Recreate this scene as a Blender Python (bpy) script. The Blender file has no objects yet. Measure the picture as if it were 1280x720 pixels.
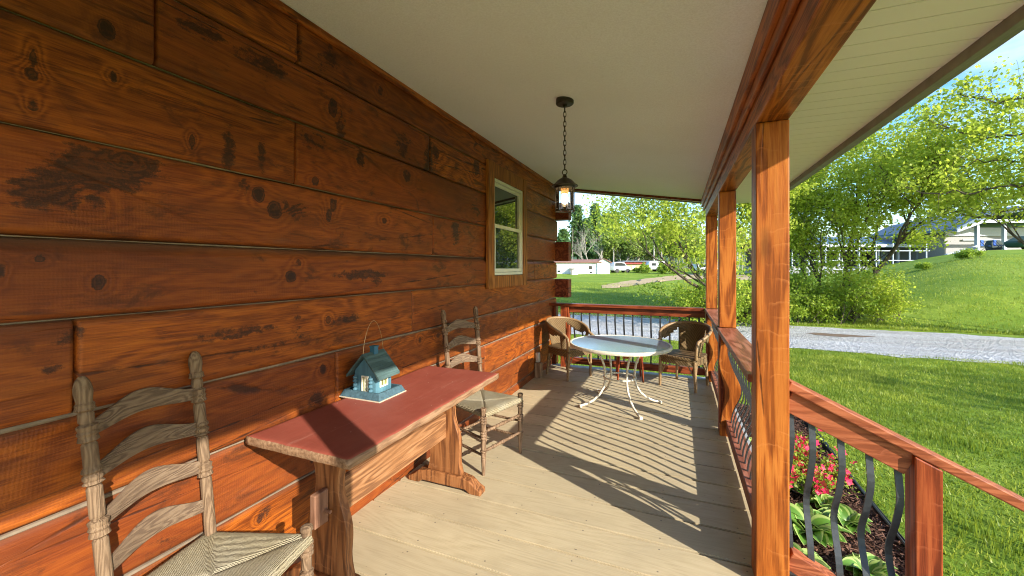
import bpy, bmesh, math, random
import numpy as np
from mathutils import Vector, Matrix
R = math.radians
random.seed(7); RNG = np.random.default_rng(7)
SC = bpy.context.scene
COL = SC.collection

# ------------------------------------------------------------------ camera, sky, sun
F_PX, HX, HY = 504.0, 640.0, 335.0
TH = math.atan(208 / 504.0)
CX, CZ = 1.825, 1.5
cam = bpy.data.cameras.new('camera'); camo = bpy.data.objects.new('camera', cam); COL.objects.link(camo)
camo.location = (CX, 0, CZ); camo.rotation_euler = (R(90), 0, TH)
cam.sensor_width = 36; cam.lens = 36 * F_PX / 1280; cam.shift_y = -(360 - HY) / 1280
cam.clip_start = 0.05; cam.clip_end = 2000
SC.camera = camo

SUN_EL = 25.5
SH = Vector((1, -.535, 0)).normalized()
SV = Vector((SH.x * math.cos(R(SUN_EL)), SH.y * math.cos(R(SUN_EL)), math.sin(R(SUN_EL))))
w = bpy.data.worlds.new('World'); SC.world = w; w.use_nodes = True
nt = w.node_tree; nt.nodes.clear()
def wn(t, **k):
    n = nt.nodes.new(t)
    for a, b in k.items(): setattr(n, a, b)
    return n
wo = wn('ShaderNodeOutputWorld'); bg = wn('ShaderNodeBackground'); bg.inputs[1].default_value = 0.15
sky = wn('ShaderNodeTexSky', sky_type='NISHITA', sun_disc=False)
sky.sun_elevation = R(SUN_EL); sky.sun_rotation = math.atan2(SV.x, SV.y); sky.air_density = 1.0; sky.dust_density = .6; sky.ozone_density = 1.5
tc = wn('ShaderNodeTexCoord'); mp = wn('ShaderNodeMapping'); mp.inputs['Scale'].default_value = (1.0, 1.0, 3.2); mp.inputs['Location'].default_value = (3.1, .7, .2)
nz = wn('ShaderNodeTexNoise'); nz.inputs['Scale'].default_value = 1.7; nz.inputs['Detail'].default_value = 9; nz.inputs['Roughness'].default_value = .58
cr = wn('ShaderNodeValToRGB'); cr.color_ramp.elements[0].position = .48; cr.color_ramp.elements[1].position = .72
mx = wn('ShaderNodeMixRGB'); mx.inputs[2].default_value = (3.3, 3.45, 3.75, 1)
ml = wn('ShaderNodeMath', operation='MULTIPLY'); ml.inputs[1].default_value = .85
L = nt.links.new
L(tc.outputs['Generated'], mp.inputs[0]); L(mp.outputs[0], nz.inputs['Vector']); L(nz.outputs['Fac'], cr.inputs[0]); L(cr.outputs[0], ml.inputs[0])
hs = wn('ShaderNodeHueSaturation'); hs.inputs['Saturation'].default_value = 1.38; hs.inputs['Value'].default_value = .84; L(sky.outputs[0], hs.inputs['Color'])
L(ml.outputs[0], mx.inputs[0]); L(hs.outputs[0], mx.inputs[1]); L(mx.outputs[0], bg.inputs[0]); L(bg.outputs[0], wo.inputs[0])
sl = bpy.data.lights.new('sun', 'SUN'); sl.energy = 3.2; sl.angle = R(.53); sl.color = (1, .94, .82)
so = bpy.data.objects.new('sun', sl); COL.objects.link(so); so.rotation_euler = SV.to_track_quat('Z', 'Y').to_euler()
SC.view_settings.view_transform = 'Standard'; SC.view_settings.look = 'None'
SC.view_settings.exposure = 1.62; SC.view_settings.gamma = 1
try: SC.view_settings.use_curve_mapping = False
except Exception: pass
SC.render.engine = 'CYCLES'
SC.cycles.max_bounces = 10; SC.cycles.diffuse_bounces = 5; SC.cycles.transparent_max_bounces = 12
SC.cycles.use_denoising = True; SC.cycles.filter_width = 1.05
SC.cycles.caustics_reflective = False; SC.cycles.caustics_refractive = False

# ------------------------------------------------------------------ projection helpers (for measuring positions)
_s, _c = math.sin(TH), math.cos(TH)
RV = np.array([_c, _s, 0]); FV = np.array([-_s, _c, 0]); UV = np.array([0, 0, 1.]); CV = np.array([CX, 0, CZ])
def un(px, py, ax, val):
    v = FV + RV * (px - HX) / F_PX - UV * (py - HY) / F_PX
    t = (val - CV[ax]) / v[ax]; return CV + v * t
def at(px, d):
    p = CV + FV * d + RV * d * (px - HX) / F_PX; return float(p[0]), float(p[1])

# ------------------------------------------------------------------ scene helpers
def tag(o, label=None, cat=None, group=None, kind=None):
    if label: o['label'] = label
    if cat: o['category'] = cat
    if group: o['group'] = group
    if kind: o['kind'] = kind
    return o
def thing(name, loc, rz=0, label=None, cat=None, group=None):
    o = bpy.data.objects.new(name, None); COL.objects.link(o); o.location = loc; o.rotation_euler = (0, 0, rz)
    o.empty_display_size = .1
    return tag(o, label, cat, group)
def copy_tree(o, parent=None):
    c = o.copy(); COL.objects.link(c); c.parent = parent
    for ch in [x for x in o.children]: copy_tree(ch, c)
    return c
class MB:
    def __init__(s): s.v = []; s.f = []; s.m = []; s.mi = 0
    def add(s, vs, fs):
        b = len(s.v); s.v += [tuple(x) for x in vs]; s.f += [tuple(b + i for i in f) for f in fs]; s.m += [s.mi] * len(fs)
    def box(s, x0, x1, y0, y1, z0, z1):
        s.add([(x0,y0,z0),(x1,y0,z0),(x1,y1,z0),(x0,y1,z0),(x0,y0,z1),(x1,y0,z1),(x1,y1,z1),(x0,y1,z1)],
              [(0,3,2,1),(4,5,6,7),(0,1,5,4),(1,2,6,5),(2,3,7,6),(3,0,4,7)])
    def beam(s, a, b, wx, wz, up=(0,0,1)):
        a, b = Vector(a), Vector(b); d = (b - a).normalized(); u = Vector(up)
        r = d.cross(u).normalized(); u = r.cross(d).normalized()
        q = [(-1,-1),(1,-1),(1,1),(-1,1)]
        s.add([p + r * (i * wx / 2) + u * (j * wz / 2) for p in (a, b) for i, j in q],
              [(0,1,2,3),(7,6,5,4),(0,4,5,1),(1,5,6,2),(2,6,7,3),(3,7,4,0)])
    def tube(s, path, rad, seg=8, cap=True, closed=False, flat=None):
        P = [Vector(p) for p in path]; n = len(P); rads = rad if hasattr(rad, '__len__') else [rad] * n
        ring = []; ref = None
        for i, p in enumerate(P):
            if closed: t = P[(i + 1) % n] - P[i - 1]
            else: t = P[min(i + 1, n - 1)] - P[max(i - 1, 0)]
            if t.length < 1e-9: t = Vector((0, 0, 1))
            t.normalize()
            if ref is None:
                ref = t.orthogonal().normalized() if flat is None else Vector(flat)
            u = (ref - t * ref.dot(t))
            if u.length < 1e-6: u = t.orthogonal()
            u.normalize(); v = t.cross(u)
            if flat is None: ref = u
            ring.append([p + (u * math.cos(2*math.pi*k/seg) + v * math.sin(2*math.pi*k/seg)) * rads[i] for k in range(seg)])
        vs = [q for r_ in ring for q in r_]; fs = []
        for i in range(n if closed else n - 1):
            j = (i + 1) % n
            for k in range(seg):
                k2 = (k + 1) % seg; fs.append((i*seg+k, i*seg+k2, j*seg+k2, j*seg+k))
        if cap and not closed:
            fs.append(tuple(reversed(range(seg)))); fs.append(tuple((n-1)*seg + k for k in range(seg)))
        s.add(vs, fs)
    def lathe(s, prof, seg=20, c=(0,0,0), a=None, b=None):
        # prof: (r, z) ; optional axis from a to b (z runs 0..1 along it)
        if a is not None:
            a, b = Vector(a), Vector(b); d = b - a; t = d.normalized(); u = t.orthogonal().normalized(); v = t.cross(u)
            pts = [[a + d * z + (u * math.cos(2*math.pi*k/seg) + v * math.sin(2*math.pi*k/seg)) * r for k in range(seg)] for r, z in prof]
        else:
            pts = [[Vector((c[0] + r * math.cos(2*math.pi*k/seg), c[1] + r * math.sin(2*math.pi*k/seg), c[2] + z)) for k in range(seg)] for r, z in prof]
        n = len(prof); vs = [q for r_ in pts for q in r_]
        fs = [(i*seg+k, i*seg+(k+1) % seg, (i+1)*seg+(k+1) % seg, (i+1)*seg+k) for i in range(n-1) for k in range(seg)]
        if prof[0][0] > 1e-5: fs.append(tuple(reversed(range(seg))))
        if prof[-1][0] > 1e-5: fs.append(tuple((n-1)*seg+k for k in range(seg)))
        s.add(vs, fs)
    def prism(s, outline, fn, d0, d1):
        # outline 2D points, fn(a,b,depth)->xyz
        n = len(outline)
        s.add([fn(a, b, d0) for a, b in outline] + [fn(a, b, d1) for a, b in outline],
              [tuple(reversed(range(n))), tuple(range(n, 2*n))] + [(i, (i+1) % n, n+(i+1) % n, n+i) for i in range(n)])
    def build(s, name, mats, parent=None, bevel=0, smooth=False, segs=2, label=None):
        me = bpy.data.meshes.new(name); me.from_pydata(s.v, [], s.f)
        if not isinstance(mats, (list, tuple)): mats = [mats]
        for m in mats: me.materials.append(m)
        if len(mats) > 1: me.polygons.foreach_set('material_index', s.m)
        bm = bmesh.new(); bm.from_mesh(me)
        bmesh.ops.recalc_face_normals(bm, faces=bm.faces)
        if bevel:
            ed = [e for e in bm.edges if len(e.link_faces) == 2 and e.calc_face_angle(0) > R(35)]
            bmesh.ops.bevel(bm, geom=ed, offset=bevel, segments=segs, affect='EDGES', profile=.5, clamp_overlap=True)
        bm.to_mesh(me); bm.free()
        if smooth:
            me.polygons.foreach_set('use_smooth', [True] * len(me.polygons))
            try: me.set_sharp_from_angle(angle=R(40))
            except Exception: pass
        o = bpy.data.objects.new(name, me); COL.objects.link(o)
        if parent: o.parent = parent
        if label: o['label'] = label
        return o
def fastmesh(name, V, Fc, mat, parent=None, attrs=None, smooth=False):
    """V (n,3) array, Fc (m,k) array of equal-sized faces"""
    me = bpy.data.meshes.new(name); V = np.asarray(V, np.float32); Fc = np.asarray(Fc, np.int32)
    m, k = Fc.shape
    me.vertices.add(len(V)); me.vertices.foreach_set('co', V.ravel())
    me.loops.add(m * k); me.loops.foreach_set('vertex_index', Fc.ravel())
    me.polygons.add(m); me.polygons.foreach_set('loop_start', np.arange(0, m * k, k, dtype=np.int32))
    try: me.polygons.foreach_set('loop_total', np.full(m, k, np.int32))
    except Exception: pass
    if smooth: me.polygons.foreach_set('use_smooth', np.ones(m, bool))
    for an, arr in (attrs or {}).items():
        a = me.attributes.new(an, 'FLOAT', 'POINT'); a.data.foreach_set('value', np.asarray(arr, np.float32))
    me.materials.append(mat); me.update(calc_edges=True); me.validate()
    o = bpy.data.objects.new(name, me); COL.objects.link(o)
    if parent: o.parent = parent
    return o

# ------------------------------------------------------------------ materials
class NT:
    def __init__(s, name):
        s.m = bpy.data.materials.new(name); s.m.use_nodes = True; s.t = s.m.node_tree; s.t.nodes.clear()
        s.out = s.n('ShaderNodeOutputMaterial')
    def n(s, ty, ins=None, **k):
        n = s.t.nodes.new(ty)
        for a, b in k.items(): setattr(n, a, b)
        for a, b in (ins or {}).items(): s.set(n.inputs[a], b)
        return n
    def set(s, sock, v):
        if isinstance(v, bpy.types.NodeSocket): s.t.links.new(v, sock)
        elif isinstance(v, bpy.types.Node): s.t.links.new(v.outputs[0], sock)
        elif isinstance(v, (tuple, list)) and len(v) == 3 and sock.type == 'RGBA': sock.default_value = (*v, 1)
        else: sock.default_value = v
    def math(s, op, a, b=0, clamp=False):
        n = s.n('ShaderNodeMath', operation=op, use_clamp=clamp); s.set(n.inputs[0], a); s.set(n.inputs[1], b); return n.outputs[0]
    def mix(s, f, a, b, mode='MIX'):
        n = s.n('ShaderNodeMixRGB', blend_type=mode); s.set(n.inputs[0], f); s.set(n.inputs[1], a); s.set(n.inputs[2], b); return n.outputs[0]
    def noise(s, vec, scale, detail=4, rough=.55, dist=0):
        n = s.n('ShaderNodeTexNoise'); s.set(n.inputs['Vector'], vec); n.inputs['Scale'].default_value = scale
        n.inputs['Detail'].default_value = detail; n.inputs['Roughness'].default_value = rough; n.inputs['Distortion'].default_value = dist
        return n.outputs['Fac']
    def voro(s, vec, scale, feature='F1', rnd=1):
        n = s.n('ShaderNodeTexVoronoi', feature=feature); s.set(n.inputs['Vector'], vec); n.inputs['Scale'].default_value = scale
        n.inputs['Randomness'].default_value = rnd; return n
    def mp(s, vec, scale=(1,1,1), loc=(0,0,0), rot=(0,0,0)):
        n = s.n('ShaderNodeMapping'); s.set(n.inputs[0], vec); n.inputs['Scale'].default_value = scale; s.set(n.inputs['Location'], loc) if not isinstance(loc, tuple) else setattr(n.inputs['Location'], 'default_value', loc)
        n.inputs['Rotation'].default_value = rot; return n.outputs[0]
    def ramp(s, f, stops, mode='LINEAR'):
        n = s.n('ShaderNodeValToRGB'); s.set(n.inputs[0], f); cr = n.color_ramp; cr.interpolation = mode
        while len(cr.elements) < len(stops): cr.elements.new(.5)
        for e, (p, c) in zip(cr.elements, stops):
            e.position = p; e.color = (*c, 1) if hasattr(c, '__len__') else (c, c, c, 1)
        return n.outputs[0]
    def bsdf(s, col, rough=.6, bump=None, bstr=.3, bdist=.01, metal=0, spec=.5, **k):
        b = s.n('ShaderNodeBsdfPrincipled'); s.set(b.inputs['Base Color'], col); s.set(b.inputs['Roughness'], rough); b.inputs['Metallic'].default_value = metal
        b.inputs['Specular IOR Level'].default_value = spec
        if bump is not None:
            bn = s.n('ShaderNodeBump'); bn.inputs['Strength'].default_value = bstr; bn.inputs['Distance'].default_value = bdist; s.set(bn.inputs['Height'], bump)
            s.t.links.new(bn.outputs[0], b.inputs['Normal'])
        for a, v in k.items(): s.set(b.inputs[a.replace('_', ' ')], v)
        s.t.links.new(b.outputs[0], s.out.inputs[0]); return b
def objco(N, rnd=True):
    tc = N.n('ShaderNodeTexCoord').outputs['Object']
    if not rnd: return tc
    oi = N.n('ShaderNodeObjectInfo').outputs['Random']
    m = N.math('MULTIPLY', oi, 37.0)
    cx = N.n('ShaderNodeCombineXYZ'); N.set(cx.inputs[0], m); N.set(cx.inputs[1], m); N.set(cx.inputs[2], m)
    a = N.n('ShaderNodeVectorMath', operation='ADD'); N.set(a.inputs[0], tc); N.set(a.inputs[1], cx.outputs[0]); return a.outputs[0]
AX = {'X': (.12, 1, 1), 'Y': (1, .12, 1), 'Z': (1, 1, .12)}
def wood(name, dark, mid, light, axis='Z', rings=9, rough=.5, knot=.8, bump=.25, fine=1.0, wear=None, spec=.35, rnd=True, sc=1.0, streak=.30, crack=False):
    N = NT(name); co = objco(N, rnd)
    if sc != 1: co = N.mp(co, (sc, sc, sc))
    st = N.mp(co, AX[axis])
    n1 = N.noise(st, 5, 2, .5, .4)
    ring = N.math('SINE', N.math('MULTIPLY', n1, rings * 6.283))
    ring = N.math('MULTIPLY_ADD', ring, .5); ring.node.inputs[2].default_value = .5
    st2 = N.mp(co, tuple(.04 if k < 1 else 1 for k in AX[axis]))
    g = N.math('ADD', N.math('MULTIPLY', N.noise(st2, 110 / sc ** .5, 4, .7), .62), N.math('MULTIPLY', N.noise(N.mp(co, tuple(.07 if k < 1 else 1 for k in AX[axis])), 24, 4, .65), .38))
    big = N.noise(co, 1.6, 3, .5)
    c = N.ramp(N.math('ADD', N.math('MULTIPLY', ring, .20), N.math('MULTIPLY', g, .80 * fine)), [(.40, dark), (.50, mid), (.61, light)])
    sk = N.noise(N.mp(co, tuple(.10 if k < 1 else 1 for k in AX[axis])), 7, 5, .7, .3); c = N.mix(N.ramp(sk, [(.52, 0.), (.68, streak)]), c, tuple(x * .42 for x in mid))
    c = N.mix(N.ramp(big, [(.35, 0.), (.7, .55)]), c, mid)
    hgt = N.math('ADD', N.math('MULTIPLY', ring, .4), g)
    if crack:
        cv = N.voro(N.mp(co, tuple(.05 if k < 1 else 1.0 for k in AX[axis])), 3.0, 'DISTANCE_TO_EDGE')
        ce = N.math('ADD', cv.outputs['Distance'], N.math('MULTIPLY', N.noise(co, 7, 4), .06)); cf = N.math('MULTIPLY', N.ramp(ce, [(.026, .75), (.040, 0.)]), N.ramp(N.noise(co, 1.9, 2), [(.50, 0.), (.58, 1.)]))
        c = N.mix(cf, c, (.025,.010,.006)); hgt = N.math('SUBTRACT', hgt, N.math('MULTIPLY', cf, 1.8))
        sw_ = N.n('ShaderNodeTexWave', wave_type='RINGS', rings_direction='X', wave_profile='SAW'); N.set(sw_.inputs['Vector'], N.mp(co, (1,1,1), (.4,.7,-.3))); sw_.inputs['Scale'].default_value = 4; sw_.inputs['Distortion'].default_value = 7.0; sw_.inputs['Detail'].default_value = 4
        sf_ = N.math('MULTIPLY', N.ramp(sw_.outputs['Fac'], [(.84, 0.), (.97, .30)]), N.ramp(N.noise(co, 2.7, 3), [(.48, 0.), (.56, 1.)])); c = N.mix(sf_, c, tuple(min(1, x * 1.15 + .02) for x in light)); hgt = N.math('SUBTRACT', hgt, N.math('MULTIPLY', sf_, .8))
    if knot:
        kv = N.voro(N.mp(co, tuple(.55 if k < 1 else 2.2 for k in AX[axis])), 1.7)
        kd = N.math('ADD', kv.outputs['Distance'], N.math('MULTIPLY', N.noise(co, 9, 3), .12))
        kf = N.ramp(kd, [(.11, knot), (.22, 0.)])
        c = N.mix(kf, c, tuple(x * .16 for x in mid))
    if wear: 
        wf = N.ramp(N.noise(co, 7, 5, .7), [(.52, 0.), (.62, 1.)]); c = N.mix(N.math('MULTIPLY', wf, wear[1]), c, wear[0])
    N.bsdf(c, rough, hgt, bump, .004, spec=spec); return N.m
def plain(name, col, rough=.5, metal=0, var=.15, scale=20, bump=.1, spec=.5):
    N = NT(name); co = objco(N); n = N.noise(co, scale, 5, .6)
    c = N.mix(N.ramp(n, [(.3, 0.), (.75, 1.)]), tuple(x * (1 - var) for x in col), tuple(min(1, x * (1 + var)) for x in col))
    N.bsdf(c, rough, n, bump, .003, metal=metal, spec=spec); return N.m

M = {}
M['stain'] = wood('stained_timber', (.15,.034,.006), (.33,.088,.013), (.46,.150,.026), 'Z', rings=7, rough=.42, knot=.6, bump=.35, crack=True, sc=1.5, spec=.22, streak=.42)
M['stain_y'] = wood('stained_beam', (.11,.025,.006), (.31,.082,.013), (.46,.145,.025), 'Y', rings=8, rough=.42, knot=.8, bump=.35, crack=True, sc=1.5, spec=.22, streak=.42)
M['red_x'] = wood('red_rail_x', (.08,.016,.006), (.19,.040,.014), (.28,.07,.024), 'X', rings=8, rough=.38, knot=.3, sc=1.5, spec=.22, streak=.42)
M['red_y'] = wood('red_rail_y', (.13,.038,.022), (.27,.092,.055), (.36,.14,.09), 'Y', rings=8, rough=.38, knot=.3, sc=1.5, spec=.22, streak=.42)
M['red_z'] = wood('red_newel', (.10,.017,.006), (.22,.042,.013), (.33,.08,.024), 'Z', rings=8, rough=.42, knot=.3, crack=True, sc=1.5, spec=.22, streak=.42)
M['stair_x'] = wood('stair_rail_wood', (.18,.045,.018), (.29,.080,.032), (.37,.115,.050), 'X', rings=9, rough=.45, knot=.35, crack=True, sc=1.5, spec=.22, streak=.42)
M['iron'] = plain('dark_iron', (.055,.06,.065), .5, .5, .2, 40, .15)
M['bronze'] = plain('dark_bronze', (.045,.038,.028), .45, .6, .3, 60, .15)
M['grey_wood'] = wood('weathered_grey_wood', (.11,.066,.037), (.18,.112,.065), (.24,.16,.096), 'Z', rings=10, rough=.8, knot=0, bump=.8, sc=3.5)
M['grey_slat'] = wood('weathered_slat', (.10,.062,.040), (.155,.100,.062), (.20,.135,.086), 'Y', rings=12, rough=.8, knot=0, bump=.8, sc=3.5)
M['brown_turned'] = wood('brown_turned_wood', (.07,.038,.02), (.17,.10,.055), (.26,.165,.10), 'Z', rings=8, rough=.65, knot=0, bump=.5, sc=3.5)
M['bench_leg'] = wood('bench_wood', (.09,.032,.013), (.22,.082,.026), (.32,.135,.05), 'Z', rings=8, rough=.5, knot=.5, bump=.4, crack=True, sc=1.8)
M['bench_rail'] = wood('bench_stretcher_wood', (.12,.05,.022), (.25,.11,.042), (.35,.18,.085), 'Y', rings=8, rough=.6, knot=.6, bump=.5, sc=1.8)
M['bench_wedge'] = wood('wedge_wood', (.10,.045,.026), (.19,.09,.052), (.26,.135,.08), 'Z', rings=6, rough=.65, knot=0, bump=.4, sc=1.8)
M['cream_metal'] = plain('cream_painted_metal', (.66,.60,.48), .45, 0, .25, 30, .15)
M['white'] = plain('white_vinyl', (.70,.68,.58), .4, 0, .04, 10, .02)
M['white_siding'] = plain('white_siding', (.72,.75,.76), .6, 0, .06, 3, .05)

# --- log wall: contour grain bent round knots given as vertex attributes
N = NT('stained_log_wall'); co = N.n('ShaderNodeTexCoord').outputs['Object']
ka = N.n('ShaderNodeAttribute', attribute_name='kn').outputs['Fac']; da = N.n('ShaderNodeAttribute', attribute_name='dark').outputs['Fac']
ra = N.n('ShaderNodeAttribute', attribute_name='rnd').outputs['Fac']; ea = N.n('ShaderNodeAttribute', attribute_name='edge').outputs['Fac']
off = N.n('ShaderNodeCombineXYZ'); N.set(off.inputs[0], N.math('MULTIPLY', ra, 31.)); N.set(off.inputs[1], N.math('MULTIPLY', ra, 17.))
v = N.n('ShaderNodeVectorMath', operation='ADD'); N.set(v.inputs[0], co); N.set(v.inputs[1], off.outputs[0]); v = v.outputs[0]
nA = N.noise(N.mp(v, (1, .38, 1.6)), 2.1, 2, .5, .2)
hsum = N.math('ADD', N.math('MULTIPLY', nA, 5.5), N.math('MULTIPLY', ka, 1.0))
hsum = N.math('ADD', hsum, N.math('MULTIPLY', N.noise(N.mp(v, (1, .12, 1)), 26, 3, .6), .55))
ring = N.math('MULTIPLY_ADD', N.math('SINE', N.math('MULTIPLY', hsum, 17.)), .5); ring.node.inputs[2].default_value = .5
fine = N.noise(N.mp(v, (1, .035, 1)), 170, 4, .7)
mott = N.noise(N.mp(v, (1, .5, 1)), 3.2, 5, .62)
blot = N.noise(N.mp(v, (1, .55, 1.4)), 6.5, 6, .7, .6)
# saw marks: shallow arcs crossing the boards
sawc = N.n('ShaderNodeTexWave', wave_type='RINGS', rings_direction='X', wave_profile='SIN'); N.set(sawc.inputs['Vector'], N.mp(v, (0, 1, 1), (0, .9, -1.6)))
sawc.inputs['Scale'].default_value = 31; sawc.inputs['Distortion'].default_value = 4.5; sawc.inputs['Detail'].default_value = 3; sawc.inputs['Detail Scale'].default_value = 2.5
sawm = N.ramp(N.noise(v, 1.1, 2), [(.45, 0.), (.6, 1.)])
saw = N.math('MULTIPLY', N.math('MULTIPLY', sawc.outputs['Fac'], sawm), N.math('SUBTRACT', 1., ea, clamp=True))
c = N.ramp(N.math('ADD', N.math('MULTIPLY', N.math('MULTIPLY', ring, N.ramp(mott, [(.35, .5), (.65, 1.)])), .26), N.math('MULTIPLY', fine, .78)), [(.34, (.13,.028,.004)), (.49, (.36,.088,.008)), (.66, (.55,.155,.013))])
c = N.mix(N.ramp(mott, [(.38, 0.), (.66, .75)]), c, N.ramp(fine, [(.3, (.17,.045,.009)), (.7, (.33,.092,.014))]))
c = N.mix(N.ramp(ra, [(.15, .0), (.95, .72)]), c, (.17,.036,.010))
c = N.mix(N.math('MULTIPLY', saw, .20), c, (.14,.040,.012))
c = N.mix(N.ramp(N.noise(N.mp(v, (1, .10, 1)), 9, 5, .7, .4), [(.50, 0.), (.66, .62)]), c, (.11,.030,.008))
c = N.mix(N.ramp(blot, [(.55, 0.), (.66, .78)]), c, (.060,.020,.009))
c = N.mix(N.ramp(N.noise(N.mp(v, (1, .30, 1)), 1.7, 3, .5), [(.47, 0.), (.60, .85)]), c, N.mix(.6, c, (.09,.020,.008)))
dn = N.math('ADD', da, N.math('MULTIPLY', N.math('SUBTRACT', N.noise(N.mp(v, (1, .7, 1)), 21, 7, .8), .5), 1.7))
dn = N.math('ADD', dn, N.math('MULTIPLY', N.math('SUBTRACT', ring, .5), .22))
gate = N.ramp(da, [(.06, 0.), (.22, 1.)])
df = N.math('MULTIPLY', N.ramp(dn, [(.26, 0.), (.40, .62), (.55, .90), (.78, .60), (1., .92)]), gate)
c = N.mix(df, c, (.022,.011,.009))
crk = N.voro(N.mp(v, (1, .22, 2.2)), 1.6, 'DISTANCE_TO_EDGE')
ckn = N.math('ADD', crk.outputs['Distance'], N.math('MULTIPLY', N.noise(v, 8, 4), .05))
ck = N.ramp(ckn, [(.026, .85), (.034, 0.)])
c = N.mix(N.math('MULTIPLY', ck, N.ramp(N.noise(v, 1.3, 2), [(.45, 0.), (.55, 1.)])), c, (.03,.012,.008))
c = N.mix(ea, c, (.115,.075,.052))
c = N.mix(N.ramp(N.noise(N.mp(v, (1, 1, 3)), 4, 4), [(.62, 0.), (.75, .22)]), c, (.15,.08,.05))
hb = N.math('ADD', N.math('ADD', N.math('MULTIPLY', ring, .25), fine), N.math('MULTIPLY', saw, .22))
hb = N.math('SUBTRACT', hb, N.math('MULTIPLY', ck, 1.5))
N.bsdf(c, N.ramp(mott, [(.3, .38), (.7, .56)]), hb, .5, .004, spec=.22); M['log'] = N.m
M['chink'] = plain('chinking', (.20,.15,.105), .85, 0, .3, 14, .4)
M['log_end'] = wood('log_end_wood', (.07,.014,.007), (.17,.036,.014), (.26,.07,.028), 'Y', rings=6, rough=.55, knot=0, bump=.4, sc=1.5, spec=.22, streak=.42)
M['casing'] = wood('window_casing_wood', (.14,.040,.008), (.28,.090,.016), (.38,.14,.03), 'Z', rings=7, rough=.5, knot=.7, sc=1.5, spec=.22, streak=.42)

# --- ceiling texture
N = NT('textured_ceiling'); co = N.n('ShaderNodeTexCoord').outputs['Object']
n1 = N.noise(co, 110, 4, .75); n2 = N.noise(co, 1.2, 3, .5); n3 = N.noise(co, 40, 2, .6)
c = N.mix(N.ramp(n1, [(.36, 0.), (.62, 1.)]), (.74,.77,.84), (.84,.88,.96)); c = N.mix(N.ramp(n2, [(.3, 0.), (.7, .18)]), c, (.60,.59,.57))
N.bsdf(c, .95, N.math('ADD', n1, n3), .5, .006, spec=.1); M['ceiling'] = N.m
# --- vinyl soffit: grooved panels crossing the eave
N = NT('vinyl_soffit'); co = N.n('ShaderNodeTexCoord').outputs['Object']; sp = N.n('ShaderNodeSeparateXYZ'); N.set(sp.inputs[0], co)
n = N.noise(co, 3, 3); c = N.mix(n, (.84,.80,.84), (.89,.85,.89)); N.bsdf(c, .5, N.noise(co, 60, 2), .05, .002, spec=.3); M['soffit'] = N.m
M['fascia'] = plain('fascia_trim', (.20,.19,.16), .5, 0, .2, 12, .1)
# --- deck boards
Y0_ = 1.807 - .2635 * 14
N = NT('pale_deck_board'); co = N.n('ShaderNodeTexCoord').outputs['Object']; ra = N.n('ShaderNodeAttribute', attribute_name='rnd').outputs['Fac']
off = N.n('ShaderNodeCombineXYZ'); N.set(off.inputs[0], N.math('MULTIPLY', ra, 41.)); N.set(off.inputs[2], N.math('MULTIPLY', ra, 23.))
v = N.n('ShaderNodeVectorMath', operation='ADD'); N.set(v.inputs[0], co); N.set(v.inputs[1], off.outputs[0]); v = v.outputs[0]
nA = N.noise(N.mp(v, (.28, 1.6, 1)), 2.0, 2, .5, .3)
ring = N.math('MULTIPLY_ADD', N.math('SINE', N.math('MULTIPLY', nA, 120.)), .5); ring.node.inputs[2].default_value = .5
fine = N.noise(N.mp(v, (.05, 1, 1)), 130, 4, .65); mott = N.noise(v, 3.0, 6, .6)
c = N.ramp(N.math('ADD', N.math('MULTIPLY', ring, .14), N.math('MULTIPLY', fine, .80)), [(.25, (.39,.31,.185)), (.48, (.475,.385,.24)), (.8, (.53,.44,.285))])
c = N.mix(N.ramp(mott, [(.4, 0.), (.75, .55)]), c, (.36,.295,.19)); c = N.mix(N.ramp(ra, [(0., 0.), (1., .28)]), c, (.33,.27,.18))
spk = N.voro(v, 26); c = N.mix(N.math('MULTIPLY', N.ramp(spk.outputs['Distance'], [(.06, 1.), (.12, 0.)]), N.ramp(N.noise(v, 5, 2), [(.58, 0.), (.64, .8)])), c, (.12,.085,.05))
c = N.mix(N.ramp(N.noise(N.mp(v, (.5, 1, 1)), 1.3, 4), [(.52, 0.), (.72, .55)]), c, (.26,.205,.13))
sx = N.n('ShaderNodeSeparateXYZ'); N.set(sx.inputs[0], co)
qx = N.math('SUBTRACT', N.math('MODULO', N.math('ADD', sx.outputs[0], .11), .41), .2)
qy = N.math('SUBTRACT', N.math('ABSOLUTE', N.math('SUBTRACT', N.math('MODULO', N.math('SUBTRACT', sx.outputs[1], Y0_), .2635), .13175)), .085)
qr = N.math('SQRT', N.math('ADD', N.math('MULTIPLY', qx, qx), N.math('MULTIPLY', qy, qy)))
c = N.mix(N.ramp(N.math('MULTIPLY', qr, 50.), [(.20, .75), (.28, 0.)]), c, (.09,.075,.06))
N.bsdf(c, .62, N.math('ADD', N.math('MULTIPLY', ring, .5), N.math('MULTIPLY', fine, 1.6)), .25, .002, spec=.3); M['deck'] = N.m
M['deck_trim'] = plain('grey_deck_trim', (.30,.32,.33), .6, 0, .15, 12, .1)
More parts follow.
